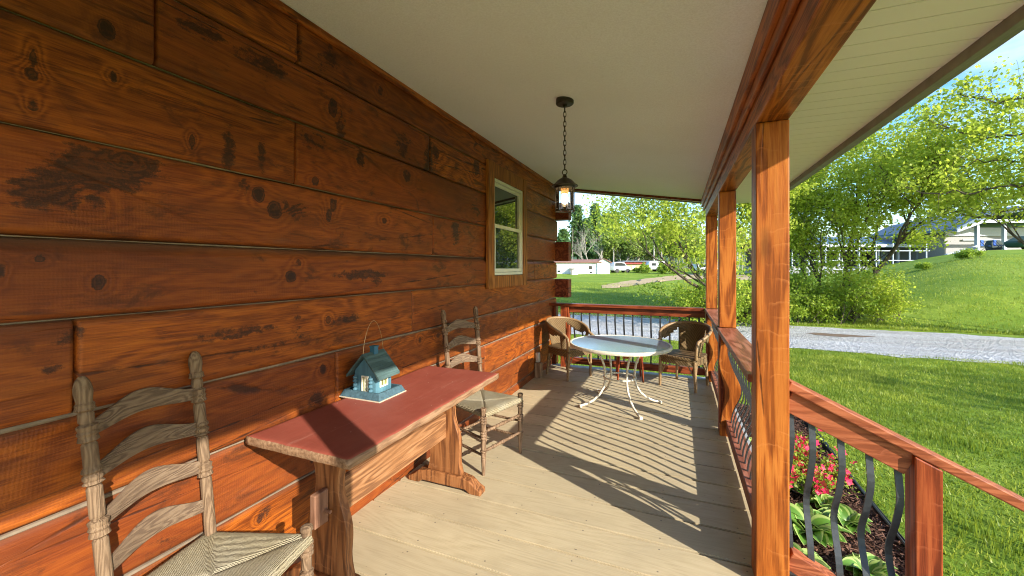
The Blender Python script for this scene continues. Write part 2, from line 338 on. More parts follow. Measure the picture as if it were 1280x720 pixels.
# --- bench top: worn red paint
N = NT('worn_red_paint'); co = N.n('ShaderNodeTexCoord').outputs['Object']
fine = N.noise(N.mp(co, (1, .08, 1)), 70, 4, .6); mott = N.noise(co, 5, 6, .65)
red = N.mix(N.ramp(mott, [(.3, 0.), (.7, 1.)]), (.23,.052,.034), (.29,.076,.050)); red = N.mix(N.ramp(fine, [(.3, .25), (.6, 0.)]), red, (.24,.035,.025))
bare = N.ramp(fine, [(.3, (.11,.055,.03)), (.5, (.24,.135,.075)), (.75, (.36,.23,.14))])
ea = N.n('ShaderNodeAttribute', attribute_name='edge').outputs['Fac']
wm = N.ramp(N.math('MULTIPLY', N.math('ADD', ea, N.math('MULTIPLY', N.noise(co, 38, 4, .7), .22)), .5), [(.505, 0.), (.53, 1.)])
spk = N.ramp(N.math('ADD', N.voro(co, 16).outputs['Distance'], N.math('MULTIPLY', N.noise(co, 30, 2), .05)), [(.065, .8), (.08, 0.)])
spk = N.math('MULTIPLY', spk, N.ramp(N.noise(co, 2.6, 2), [(.42, 0.), (.5, 1.)]))
jn = N.n('ShaderNodeSeparateXYZ'); N.set(jn.inputs[0], co)
c = N.mix(wm, N.mix(spk, red, (.62,.5,.42)), bare)
c = N.mix(N.ramp(N.noise(N.mp(co, (1, .06, 1)), 34, 6, .8), [(.60, 0.), (.70, .4)]), c, (.45,.24,.18))
N.bsdf(c, .5, N.math('ADD', fine, mott), .3, .003, spec=.3); M['bench_top'] = N.m
# --- rush seat
N = NT('woven_rush'); ca = N.n('ShaderNodeAttribute', attribute_name='cord').outputs['Fac']; co = N.n('ShaderNodeTexCoord').outputs['Object']
wv = N.math('ADD', N.math('MULTIPLY', ca, 1150.), N.math('MULTIPLY', N.noise(co, 34, 4, .7), 9.))
sn = N.math('MULTIPLY_ADD', N.math('SINE', wv), .5); sn.node.inputs[2].default_value = .5
tw = N.noise(co, 90, 4, .7)
c = N.mix(sn, (.20,.155,.090), (.40,.335,.215)); c = N.mix(N.ramp(tw, [(.35, .6), (.6, 0.)]), c, (.27,.225,.14)); c = N.mix(N.ramp(N.noise(co, 6, 3), [(.4, 0.), (.7, .4)]), c, (.40,.37,.29))
N.bsdf(c, .8, N.math('ADD', sn, N.math('MULTIPLY', tw, .8)), .9, .004, spec=.2); M['rush'] = N.m
# --- wicker
N = NT('woven_wicker'); co = objco(N, False)
w1 = N.n('ShaderNodeTexWave', wave_type='BANDS', bands_direction='Z'); N.set(w1.inputs['Vector'], co); w1.inputs['Scale'].default_value = 32; w1.inputs['Distortion'].default_value = 1.0
w2 = N.n('ShaderNodeTexWave', wave_type='BANDS', bands_direction='DIAGONAL'); N.set(w2.inputs['Vector'], co); w2.inputs['Scale'].default_value = 18; w2.inputs['Distortion'].default_value = 1.0
h = N.math('MULTIPLY', w1.outputs['Fac'], N.math('ADD', w2.outputs['Fac'], .25)); mott = N.noise(co, 7, 4)
c = N.mix(h, (.08,.045,.018), (.34,.22,.10)); c = N.mix(N.ramp(mott, [(.4, 0.), (.7, .35)]), c, (.28,.19,.10))
N.bsdf(c, .55, h, .9, .006, spec=.3); M['wicker'] = N.m
M['wicker_rim'] = plain('wrapped_cane', (.25,.155,.072), .5, 0, .4, 60, .6)
# --- glass
def glassy(name, col=(.02,.03,.03), rough=.02, ior=1.9):
    N = NT(name); N.bsdf(col, rough, IOR=ior); return N.m
M['pane'] = glassy('window_pane')
N = NT('clear_lamp_glass'); g = N.n('ShaderNodeBsdfGlossy', {'Roughness': .05}); t = N.n('ShaderNodeBsdfTransparent', {'Color': (.93,.93,.95)}); fr = N.n('ShaderNodeFresnel', {'IOR': 1.45})
mxs = N.n('ShaderNodeMixShader'); N.set(mxs.inputs[0], fr.outputs[0]); N.set(mxs.inputs[1], t.outputs[0]); N.set(mxs.inputs[2], g.outputs[0]); N.t.links.new(mxs.outputs[0], N.out.inputs[0]); M['lamp_glass'] = N.m
N = NT('lit_bulb'); e = N.n('ShaderNodeEmission', {'Color': (1, .72, .38), 'Strength': 9.}); N.t.links.new(e.outputs[0], N.out.inputs[0]); M['bulb'] = N.m
N = NT('amber_shade'); e = N.n('ShaderNodeBsdfTranslucent', {'Color': (.95,.70,.42)}); d = N.n('ShaderNodeBsdfDiffuse', {'Color': (.75,.58,.40)}); mxs = N.n('ShaderNodeMixShader', {0: .5}); N.set(mxs.inputs[1], e.outputs[0]); N.set(mxs.inputs[2], d.outputs[0]); N.t.links.new(mxs.outputs[0], N.out.inputs[0]); M['amber'] = N.m
# frosted glass table top
N = NT('pebbled_glass'); co = N.n('ShaderNodeTexCoord').outputs['Object']; n = N.noise(co, 160, 3, .6)
N.bsdf(N.mix(N.ramp(n, [(.3, 0.), (.7, 1.)]), (.20,.33,.44), (.30,.43,.54)), .14, n, .12, .001, spec=1., IOR=1.9); M['table_glass'] = N.m  # blue base colour stands in for sky reflected in the glass

# --- ground materials
def attr_noise(N): return N.n('ShaderNodeTexCoord').outputs['Object']
N = NT('lawn_grass'); co = attr_noise(N)
a = N.noise(co, .35, 5, .6); b = N.noise(co, 2.3, 6, .7); d = N.noise(N.mp(co, (1, 1, .3)), 26, 5, .75)
c = N.mix(N.ramp(a, [(.35, 0.), (.68, 1.)]), (.17,.275,.025), (.33,.41,.055))
c = N.mix(N.ramp(b, [(.4, 0.), (.7, .7)]), c, (.11,.20,.020)); c = N.mix(N.ramp(d, [(.36, .6), (.62, 0.)]), c, (.085,.145,.015))
c = N.mix(N.ramp(N.noise(co, 1.1, 6, .75), [(.62, 0.), (.74, .5)]), c, (.26,.23,.10))
N.bsdf(c, .85, N.math('ADD', d, b), .8, .05, spec=.1); M['lawn'] = N.m
def bladem(name, g1, g2, trans=.35):
    N = NT(name); a = N.n('ShaderNodeAttribute', attribute_name='tint').outputs['Fac']
    c = N.mix(a, g1, g2); p = N.n('ShaderNodeBsdfPrincipled'); N.set(p.inputs['Base Color'], c); p.inputs['Roughness'].default_value = .5; p.inputs['Specular IOR Level'].default_value = .35
    t = N.n('ShaderNodeBsdfTranslucent'); N.set(t.inputs[0], N.mix(.5, c, (.55,.66,.06)))
    m_ = N.n('ShaderNodeMixShader', {0: trans}); N.set(m_.inputs[1], p.outputs[0]); N.set(m_.inputs[2], t.outputs[0]); N.t.links.new(m_.outputs[0], N.out.inputs[0]); return N.m
M['blade'] = bladem('grass_blade', (.085,.155,.012), (.40,.43,.06), .36)
M['leaf'] = bladem('spring_leaf', (.28,.38,.035), (.62,.66,.10), .58)
M['leaf_dark'] = bladem('green_leaf', (.13,.24,.025), (.36,.46,.05), .48)
M['leaf_far'] = bladem('far_leaf', (.13,.21,.05), (.32,.40,.10), .35)
M['needle'] = bladem('conifer_needles', (.035,.09,.04), (.13,.23,.06), .2)
M['petal'] = bladem('azalea_petal', (.55,.005,.04), (.85,.03,.12), .1)
N = NT('gravel'); co = attr_noise(N); vo = N.voro(co, 28); v2 = N.voro(co, 9); n = N.noise(co, 1.0, 5, .6)
c = N.ramp(vo.outputs['Distance'], [(.1, (.56,.57,.60)), (.6, (.40,.40,.43)), (.9, (.20,.19,.19))])
c = N.mix(N.ramp(v2.outputs['Color'], [(.3, 0.), (.8, .5)]), c, (.58,.58,.60)); c = N.mix(N.ramp(N.noise(N.mp(co, (.25, 1.6, 1)), .9, 4), [(.46, 0.), (.66, .6)]), c, (.30,.28,.26))
c = N.mix(N.ramp(n, [(.6, 0.), (.8, .5)]), c, (.36,.31,.25))
N.bsdf(c, .9, N.math('ADD', vo.outputs['Distance'], N.math('MULTIPLY', v2.outputs['Distance'], 1.5)), .9, .04, spec=.2); M['gravel'] = N.m
N = NT('brown_dirt'); co = attr_noise(N); n = N.noise(co, 6, 6, .7); N.bsdf(N.mix(n, (.11,.075,.055), (.24,.18,.14)), .95, n, .7, .04, spec=.1); M['dirt'] = N.m
N = NT('tan_bank'); co = attr_noise(N); n = N.noise(co, 1.5, 6, .7); N.bsdf(N.mix(n, (.30,.21,.11), (.56,.44,.27)), .95, n, .7, .04, spec=.1); M['bank'] = N.m
N = NT('bark_mulch'); co = attr_noise(N); n = N.noise(co, 45, 5, .75); N.bsdf(N.mix(N.ramp(n, [(.3, 0.), (.7, 1.)]), (.025,.012,.008), (.14,.065,.04)), .9, n, 1., .02, spec=.15); M['mulch'] = N.m
N = NT('mulch_chip'); a = N.n('ShaderNodeAttribute', attribute_name='tint').outputs['Fac']; N.bsdf(N.mix(a, (.035,.016,.010), (.22,.11,.07)), .85, spec=.2); M['chip'] = N.m
N = NT('hosta_leaf'); u = N.n('ShaderNodeAttribute', attribute_name='rim').outputs['Fac']
c = N.mix(N.ramp(u, [(.70, 0.), (.80, 1.)]), (.11,.24,.025), (.36,.46,.12)); p = N.n('ShaderNodeBsdfPrincipled'); N.set(p.inputs['Base Color'], c); p.inputs['Roughness'].default_value = .4
t = N.n('ShaderNodeBsdfTranslucent'); N.set(t.inputs[0], c); m_ = N.n('ShaderNodeMixShader', {0: .25}); N.set(m_.inputs[1], p.outputs[0]); N.set(m_.inputs[2], t.outputs[0]); N.t.links.new(m_.outputs[0], N.out.inputs[0]); M['hosta'] = N.m
M['bark'] = plain('dark_bark', (.085,.065,.045), .9, 0, .4, 12, .8)
M['bark_pale'] = plain('pale_bark', (.36,.33,.28), .9, 0, .3, 12, .5)
M['black_plastic'] = plain('black_edging', (.02,.02,.02), .5)

# ------------------------------------------------------------------ terrain
def G(X, Y):
    X = np.asarray(X, float); Y = np.asarray(Y, float)
    dx = X - CX; d = np.maximum(-_s * dx + _c * Y, .5); u = (_c * dx + _s * Y) / d
    sm = lambda t: (lambda q: q * q * (3 - 2 * q))(np.clip(t, 0, 1))
    m = sm((u - .76) / .45); k = .040 + .21 * m
    k = np.where(d < .6, .04, k)
    r = np.clip(Y - 18.2, 0, None); r = np.where(X > 25, np.clip(Y + (X - 25) * .6 - 18.2, 0, None), r)
    r = r * sm(r / 5)
    top = 2.15 + 1.62 * m
    h = top * (1 - np.exp(-r * k / top * 1.15))
    return -.6 + h + .03 * np.sin(X * .9 + 1) * np.sin(Y * .7) * np.clip(r, 0, 1) + 0.25*np.sin(X*.11+2)*np.sin(Y*.09)*np.clip(r/30,0,1)
def Gz(x, y): return float(G(x, y))
def sheet(name, xs, ys, mat, dz=0., mask=None, kind='structure', cell=None):
    XX, YY = np.meshgrid(xs, ys); ZZ = G(XX, YY) + dz
    V = np.stack([XX, YY, ZZ], -1).reshape(-1, 3); nx, ny = len(xs), len(ys)
    i = np.arange(ny - 1)[:, None] * nx + np.arange(nx - 1)[None]; Fc = np.stack([i, i + 1, i + nx + 1, i + nx], -1).reshape(-1, 4)
    o = fastmesh(name, V, Fc, mat, smooth=True); tag(o, kind=kind); return o
xs = np.unique(np.concatenate([np.linspace(-900, -60, 22), np.linspace(-60, 80, 181), np.linspace(80, 900, 22)]))
ys = np.unique(np.concatenate([np.linspace(-300, -20, 12), np.linspace(-20, 110, 201), np.linspace(110, 1200, 30)]))
gr = sheet('ground', xs, ys, M['lawn'])
tag(gr, 'green lawn stretching from the porch to the far woods')
def strip(name, pts, mat, dz, wig=.12, kind='structure', n=160, label=None, rows=14):
    """pts: list of (x, ynear, yfar) along x"""
    px = [p[0] for p in pts]; X = np.linspace(px[0], px[-1], n)
    y0 = np.interp(X, px, [p[1] for p in pts]); y1 = np.interp(X, px, [p[2] for p in pts])
    y0 = y0 + wig * (np.sin(X * 1.7) * .5 + np.sin(X * 5.3 + 1) * .3 + RNG.normal(size=n) * .25); y1 = y1 + wig * (np.sin(X * 1.3 + 2) * .6 + RNG.normal(size=n) * .4)
    V = []
    for j in range(rows):
        t = j / (rows - 1); Yj = y0 * (1 - t) + y1 * t; V.append(np.stack([X, Yj, G(X, Yj) + dz], -1))
    V = np.concatenate(V); i = np.arange(rows - 1)[:, None] * n + np.arange(n - 1)[None]
    Fc = np.stack([i, i + 1, i + n + 1, i + n], -1).reshape(-1, 4)
    o = fastmesh(name, V, Fc, mat, smooth=True); tag(o, label, kind=kind); return o
strip('gravel_road', [(-60, 14.2, 20.2), (-10, 12.9, 18.8), (0, 12.5, 18.3), (6, 12.45, 17.4), (9, 12.0, 17.2), (16, 11.2, 16.6), (60, 8, 13.5)], M['gravel'], .012, .16, n=500, label='pale grey gravel road crossing the lawn')
# brown patch on the gravel
def blob(name, cx, cy, rx, ry, mat, dz, label=None, n=36, kind='structure'):
    V = [(cx, cy, Gz(cx, cy) + dz)]
    for k in range(n):
        a = 2 * math.pi * k / n; q = 1 + .18 * math.sin(3 * a + 1) + .1 * math.sin(7 * a)
        x, y = cx + rx * q * math.cos(a), cy + ry * q * math.sin(a); V.append((x, y, Gz(x, y) + dz))
    b = MB(); b.add(V, [(0, 1 + k, 1 + (k + 1) % n) for k in range(n)]); o = b.build(name, mat); return tag(o, label, kind=kind)
p = un(1046, 419.5, 2, -.6); blob('dirt_patch', p[0], p[1], .80, .30, M['dirt'], .018, 'reddish brown dirt patch on the gravel road')
# sandy bank across the left lawn
BK = [(752, 361, 357), (775, 360, 353), (800, 356, 349.5), (830, 352, 346), (860, 349, 342.5), (900, 349, 341.5), (950, 352, 345)]
def ground_hit(px, py):
    lo, hi = 8., 160.
    for _ in range(400):
        pass
        break
    ds = np.linspace(8, 160, 1500); P = CV[None] + (FV + RV * (px - HX) / F_PX - UV * (py - HY) / F_PX)[None] * ds[:, None]
    g = G(P[:, 0], P[:, 1]); i = np.argmax(P[:, 2] < g)
    return P[i] if (P[:, 2] < g).any() else P[-1]
pl = []
for px, ya, yb in BK:
    pl.append((ground_hit(px, ya), ground_hit(px, yb)))
n_ = 60; T = np.linspace(0, len(pl) - 1, n_); A = np.array([[np.interp(t, range(len(pl)), [q[k][j] for q in pl]) for j in range(2)] for k in (0, 1) for t in T]).reshape(2, n_, 2)
A += RNG.normal(size=A.shape) * .12
V = np.zeros((2 * n_, 3)); V[:, :2] = A.reshape(-1, 2); V[:, 2] = G(V[:, 0], V[:, 1]) + .03
rows = 6; VV = []
for j in range(rows):
    q = V[:n_] * (1 - j / (rows - 1)) + V[n_:] * (j / (rows - 1)); q[:, 2] = G(q[:, 0], q[:, 1]) + .03; VV.append(q)
VV = np.concatenate(VV); i = np.arange(rows - 1)[:, None] * n_ + np.arange(n_ - 1)[None]
tag(fastmesh('dirt_path', VV, np.stack([i, i + 1, i + n_ + 1, i + n_], -1).reshape(-1, 4), M['bank'], smooth=True), 'sandy tan path across the far lawn', kind='structure')

# ------------------------------------------------------------------ grass blades
def blades(name, x0, x1, y0, y1, n, hmin, hmax, wd, label, hole=None, near=False):
    X = RNG.uniform(x0, x1, n); Y = RNG.uniform(y0, y1, n)
    if near:  # denser close to the porch
        t = RNG.uniform(0, 1, n) ** 1.9; Y = y0 + (y1 - y0) * t
    if hole is not None: k = ~hole(X, Y); X, Y = X[k], Y[k]; n = len(X)
    P = lambda f, a: np.sin(X * f + a) * np.sin(Y * f * 1.3 + a * 2)
    patch = .5 + .34 * P(.8, .3) + .24 * P(3.1, 1.2) + .22 * P(7.3, 2.) + .15 * P(15.3, .7)
    H = RNG.uniform(hmin, hmax, n) * (.7 + .6 * np.clip(patch, 0, 1)); a = RNG.uniform(0, 2 * np.pi, n); le = RNG.uniform(0, .8, n) * H; la = RNG.uniform(0, 2 * np.pi, n)
    Z = G(X, Y); W = wd * RNG.uniform(.6, 1.3, n)
    dx, dy = np.cos(a) * W, np.sin(a) * W
    V = np.stack([np.stack([X - dx, Y - dy, Z], -1), np.stack([X + dx, Y + dy, Z], -1), np.stack([X + np.cos(la) * le, Y + np.sin(la) * le, Z + H], -1)], 1).reshape(-1, 3)
    nc = int(n / 550); cxx, cyy = RNG.uniform(x0, x1, nc), RNG.uniform(y0, y1, nc)
    tint = np.clip(patch * .75 + RNG.uniform(-.35, .35, n), 0, 1)
    for i_ in range(min(nc, 200)):
        dd_ = (X - cxx[i_]) ** 2 + (Y - cyy[i_]) ** 2; r_ = .08 + .22 * ((i_ * 37) % 10) / 10; in_ = dd_ < r_ * r_
        if i_ % 3: H[in_] *= 1.5; tint[in_] *= .35
        else: H[in_] *= .6; tint[in_] = np.clip(tint[in_] + .5, 0, 1)
    V = V.reshape(n, 3, 3); V[:, 2, 2] = Z + H; V = V.reshape(-1, 3); dry = RNG.uniform(0, 1, n) > .97
    o = fastmesh(name, V, np.arange(3 * n).reshape(-1, 3), M['blade'], attrs={'tint': np.repeat(tint, 3)})
    return tag(o, label, 'grass', kind='stuff')
bed = lambda X, Y: (X < 3.42) & (X > 2.2) & (Y > 1.6) & (Y < 7.2)
blades('grass', 2.4, 13.5, 1.2, 12.5, 190000, .018, .048, .0060, 'short green lawn grass beside the porch stair rail', hole=bed)
blades('grass', -5, 5.5, 6.5, 12.5, 60000, .03, .07, .006, 'short green lawn grass behind the far porch railing', hole=bed)
blades('grass', -12, 27, 17.7, 38, 90000, .03, .10, .013, 'ragged green grass along the far edge of the gravel road', near=True)

# ------------------------------------------------------------------ the cabin: wall, ceiling, posts, beam
cabin = thing('log_cabin', (0, 0, 0), 0, 'log cabin porch side with orange stained log wall, square posts and textured ceiling', 'cabin')
SEAM = [-.25, .085, .392, .708, 1.018, 1.335, 1.600, 1.930, 2.262, 2.560, 2.86]
def wy(px, py): return float(un(px, py, 0, 0.)[1])
JOIN = {9: [wy(372, 50)], 8: [wy(195, 50), wy(537, 190)], 7: [wy(370, 190)], 6: [wy(541, 290)], 4: [wy(95, 450), wy(516, 390)], 3: [wy(421, 470), 4.6], 2: [.3, 3.7], 1: [2.3, 5.0], 5: [5.2]}
KN = []   # y, z, ry, rz, strength, kind
def kp(px, py, rx_px, ry_px, st=1, ring=1):
    a = un(px, py, 0, 0.); b = un(px + rx_px, py, 0, 0.); c2 = un(px, py - ry_px, 0, 0.)
    KN.append((a[1], a[2], abs(b[1] - a[1]) * (.62 if ring else .9), abs(c2[2] - a[2]) * (.8 if ring else .9), st * (1 if ring or rx_px > 25 else .72), ring))
for q in [(62,238,34,20,.75,0),(125,212,40,20,.9,0),(165,205,30,16,.8,0),(118,255,22,16,.5,1),(325,243,12,12,1,1),(345,262,14,14,1,1),(305,228,10,16,.5,0),(418,252,7,18,.7,1),(412,270,6,10,.7,1),
          (40,72,8,16,.8,1),(38,93,14,10,.9,1),(40,132,9,10,.6,1),(133,38,16,14,1,1),(141,97,8,9,.8,1),(415,135,8,14,1,1),(425,160,5,16,.7,0),(240,178,5,12,.8,1),(286,186,6,24,.8,0),(327,194,4,17,.9,0),
          (450,200,8,14,.5,1),(508,220,9,12,.4,1),(505,184,8,14,.6,0),(122,352,12,11,1,1),(48,323,12,6,.6,1),(0,340,8,12,.7,1),(362,346,10,9,1,1),(455,343,22,5,.8,0),(470,352,6,6,.6,0),(372,328,6,6,.5,1),
          (85,410,16,20,.6,0),(66,455,14,14,.5,0),(370,395,6,30,.5,0),(435,398,14,5,.8,0),(300,415,40,6,.45,0),(345,430,40,7,.4,0),(583,352,5,4,.4,0),(404,462,6,8,.9,1),(396,500,8,10,.8,0),(325,650,5,6,.9,1),(332,640,8,7,.6,0),
          (570,285,4,18,.8,0),(595,206,5,16,.8,1),(537,200,5,20,.9,0),(544,190,8,10,.6,1),(400,88,5,24,.5,0),(412,75,8,14,.7,0),(372,60,5,16,.6,0),(236,20,14,18,.5,0),(250,38,30,8,.5,0),(330,80,28,9,.6,0),(600,260,10,6,.3,0),(475,115,5,10,.4,1)]: kp(*q)
rk = random.Random(5)
for _ in range(52):
    y = rk.uniform(-1, 6.2); z = rk.uniform(0, 2.8)
    if rk.random() < .55: KN.append((y, z, rk.uniform(.012, .03), rk.uniform(.012, .025), rk.uniform(.6, 1), 1))
    else: KN.append((y, z, rk.uniform(.015, .09), rk.uniform(.02, .07), rk.uniform(.2, .42), 0))
YN = 560; YS = np.linspace(-1.2, 6.25, YN)
Vs, Fs, A_kn, A_dk, A_rn, A_ed = [], [], [], [], [], []; base = 0
rl = random.Random(11)
for ci in range(len(SEAM) - 1):
    z0, z1 = SEAM[ci], SEAM[ci + 1]
    wide = ci == 5
    topb = .036 if wide else .014; hh = z1 - z0
    prof = [(0., -.055), (.002, -.022), (.010, -.006), (.022, 0)] + [(t * hh, 0) for t in np.linspace(.09, .78 if wide else .88, 36)] + ([(hh - topb - .012, 0), (hh - topb, -.008), (hh - topb * .45, -.024), (hh - .004, -.04), (hh, -.07)] if wide else [(hh - topb - .006, 0), (hh - topb * .6, -.006), (hh - .003, -.02), (hh, -.055)])
    joins = sorted(JOIN.get(ci, [])); off = rl.uniform(-.006, .006); slope = rl.uniform(-.001, .001)
    segs = [-1.2] + joins + [6.25 + (.09 if ci % 2 else 0)]
    for si in range(len(segs) - 1):
        a, b = segs[si], segs[si + 1]; ny = max(6, int((b - a) / .0075)); Y = np.linspace(a, b, ny); rn = rl.random(); o2 = off + rl.uniform(-.003, .003)
        zz = np.array([p[0] for p in prof]) + z0; xx = np.array([p[1] for p in prof]) + o2; npf = len(prof)
        ZZ, YY = np.meshgrid(zz, Y); XX = np.tile(xx, (ny, 1)).copy()
        XX += .0035 * np.sin(YY * 3.1 + ci) + .002 * np.sin(YY * 11 + ZZ * 9 + ci * 2)
        ZZ = ZZ + .004 * np.sin(YY * 1.3 + ci * 1.7) * (ZZ > z0 + .01) * (ZZ < z1 - .01)
        e = np.minimum(Y - a, b - Y); dip = np.clip(1 - e / .008, 0, 1) * .03
        if si == 0: dip[Y < 0] = 0
        XX -= dip[:, None]
        kn = np.zeros_like(YY); dk = np.zeros_like(YY)
        for (ky, kz, ry, rz, st, ring) in KN:
            if not (z0 - .02 < kz < z1 + .02) or not (a - .25 < ky < b + .25): continue
            q = ((YY - ky) / ry) ** 2 + ((ZZ - kz) / rz) ** 2
            wob = 1 + .25 * np.sin(YY * 60 + kz * 90) * np.cos(ZZ * 50 + ky * 40)
            if not ring: q = q / 2.1
            if ring: kn += np.exp(-(((YY - ky) / (ry * 2.4)) ** 2 + ((ZZ - kz) / (rz * 1.8)) ** 2)) * .9; dk = np.maximum(dk, st * np.clip(1.35 - q * wob * .9, 0, 1))
            else: dk = np.maximum(dk, st * np.exp(-q * wob * .9))
        dk = dk * (ZZ < z1 - topb - .008); kn = kn * (ZZ < z1 - topb)
        ed = np.clip(1 - (z1 - ZZ) / (topb * 1.25), 0, 1) * (.85 if wide else .55) + np.clip(1 - (ZZ - z0) / .012, 0, 1) * .3
        Vs.append(np.stack([XX, YY, ZZ], -1).reshape(-1, 3))
        i = base + np.arange(ny - 1)[:, None] * npf + np.arange(npf - 1)[None]
        Fs.append(np.stack([i, i + npf, i + npf + 1, i + 1], -1).reshape(-1, 4)); base += ny * npf
        A_kn.append(kn.ravel()); A_dk.append(dk.ravel()); A_rn.append(np.full(kn.size, rn)); A_ed.append(np.clip(ed, 0, 1).ravel())
# cut away the logs where the window opening is
Vw = np.concatenate(Vs); Fw = np.concatenate(Fs); cen = Vw[Fw].mean(1)
keep = ~((cen[:, 1] > 3.86) & (cen[:, 1] < 4.72) & (cen[:, 2] > 1.42) & (cen[:, 2] < 2.46))
wall = fastmesh('wall', Vw, Fw[keep], M['log'], cabin, {'kn': np.concatenate(A_kn), 'dark': np.concatenate(A_dk), 'rnd': np.concatenate(A_rn), 'edge': np.concatenate(A_ed)}, smooth=True)
b = MB(); b.box(-.25, -.045, -1.2, 3.84, -.25, 2.8); b.box(-.25, -.045, 4.74, 6.25, -.25, 2.8); b.box(-.25, -.045, 3.84, 4.74, -.25, 1.40); b.box(-.25, -.045, 3.84, 4.74, 2.48, 2.8)
b.build('wall_core', M['log_end'], cabin)
for ci in range(1, len(SEAM) - 1):
    b = MB(); z = SEAM[ci]; wd = .009 if ci < 5 else .004; path = []
    P_ = np.linspace(-1.2, 6.24, 60)
    spans = [P_] if not 1.35 < z < 2.55 else [P_[P_ < 3.84], P_[P_ > 4.74]]
    for sp_ in spans:
        b = MB(); b.tube([(-.017, y_, z - .001 + .003 * math.sin(y_ * 1.3 + ci * 1.7)) for y_ in sp_], [wd * (.7 + .3 * math.sin(y_ * 7 + ci)) for y_ in sp_], 6); b.build('chinking', M['chink'], cabin)
# ends of the crossing logs at the far corner
for ci in (2, 4, 6, 8):
    z0, z1 = SEAM[ci], SEAM[ci + 1]
    b = MB(); b.box(-.8, .215, 6.255, 6.44, z0 + .012, z1 - .012); b.build('log_end', M['log_end'], cabin, bevel=.01)
for ci in (1, 3, 5, 7):
    b = MB(); b.box(-.25, -.012, 6.25, 6.335, SEAM[ci] + .01, SEAM[ci + 1] - .01); b.build('log_end', M['log_end'], cabin, bevel=.008)
b = MB(); b.box(-.02, .05, 6.10, 6.24, -.1, .93); b.build('corner_trim', M['red_z'], cabin, bevel=.004)
# ceiling
CS = .158
def cz(x): return 2.812 - CS * x
CY1 = 6.33
b = MB(); b.prism([(-.06, cz(-.06)), (2.16, cz(2.16)), (2.16, cz(2.16) + .05), (-.06, cz(-.06) + .05)], lambda a, c_, d: (a, d, c_), -2.6, CY1); b.build('ceiling', M['ceiling'], cabin)
b = MB(); b.prism([(.004, cz(0) - .045), (.028, cz(.028) - .04), (.028, cz(.028) - .001), (.004, cz(.004) - .001)], lambda a, c_, d: (a, d, c_), -2.6, 6.3); b.build('ceiling_trim', M['stain_y'], cabin, bevel=.004)
b = MB(); b.prism([(-.06, cz(-.06) - .03), (2.17, cz(2.17) - .03), (2.17, cz(2.17) + .03), (-.06, cz(-.06) + .03)], lambda a, c_, d: (a, d, c_), CY1, CY1 + .035); b.build('end_trim', M['log_end'], cabin)
# far end overhang of vinyl strips
b = MB(); n = 18; x0, x1 = -.3, 2.30
for i in range(n):
    xa = x0 + (x1 - x0) * i / n; xb = x0 + (x1 - x0) * (i + 1) / n - .008
    b.prism([(xa, cz(xa) + .004), (xb, cz(xb) + .004), (xb, cz(xb) + .02), (xa, cz(xa) + .02)], lambda a, c_, d: (a, d, c_), CY1 + .036, 6.62)
b.prism([(x0, cz(x0) + .03), (x1, cz(x1) + .03), (x1, cz(x1) + .05), (x0, cz(x0) + .05)], lambda a, c_, d: (a, d, c_), CY1 + .036, 6.62)
b.build('end_soffit', M['soffit'], cabin)
b = MB(); b.prism([(-.3, cz(-.3) - .012), (2.3, cz(2.3) - .012), (2.3, cz(2.3) + .14), (-.3, cz(-.3) + .14)], lambda a, c_, d: (a, d, c_), 6.622, 6.65); b.build('end_fascia', M['fascia'], cabin)
# side soffit, level, panels crossing
b = MB(); y = -2.6; sw = .127; ZS = 2.432
while y < 6.6:
    b.box(2.29, 2.955, y + .005, min(y + sw - .001, 6.62), ZS, ZS + .012); b.box(2.29, 2.955, y - .001, y + .005, ZS + .007, ZS + .012); y += sw
b.build('soffit', M['soffit'], cabin)
b = MB(); b.box(2.957, 2.985, -2.6, 6.66, 2.385, 2.56); b.box(2.985, 3.075, -2.6, 6.66, 2.43, 2.56); b.build('fascia', M['fascia'], cabin, bevel=.004)
b = MB(); b.box(2.1, 3.06, -2.6, 6.64, 2.562, 2.60); b.prism([(-.4, 2.99), (3.05, 2.63), (3.05, 2.68), (-.4, 3.04)], lambda a, c_, d: (a, d, c_), -2.6, 6.66); b.build('roof', M['fascia'], cabin)
b = MB(); b.prism([(-.4, 2.85), (2.3, 2.47), (2.3, 2.60), (-.4, 2.95)], lambda a, c_, d: (a, d, c_), 6.60, 6.62); b.build('gable_board', M['fascia'], cabin)
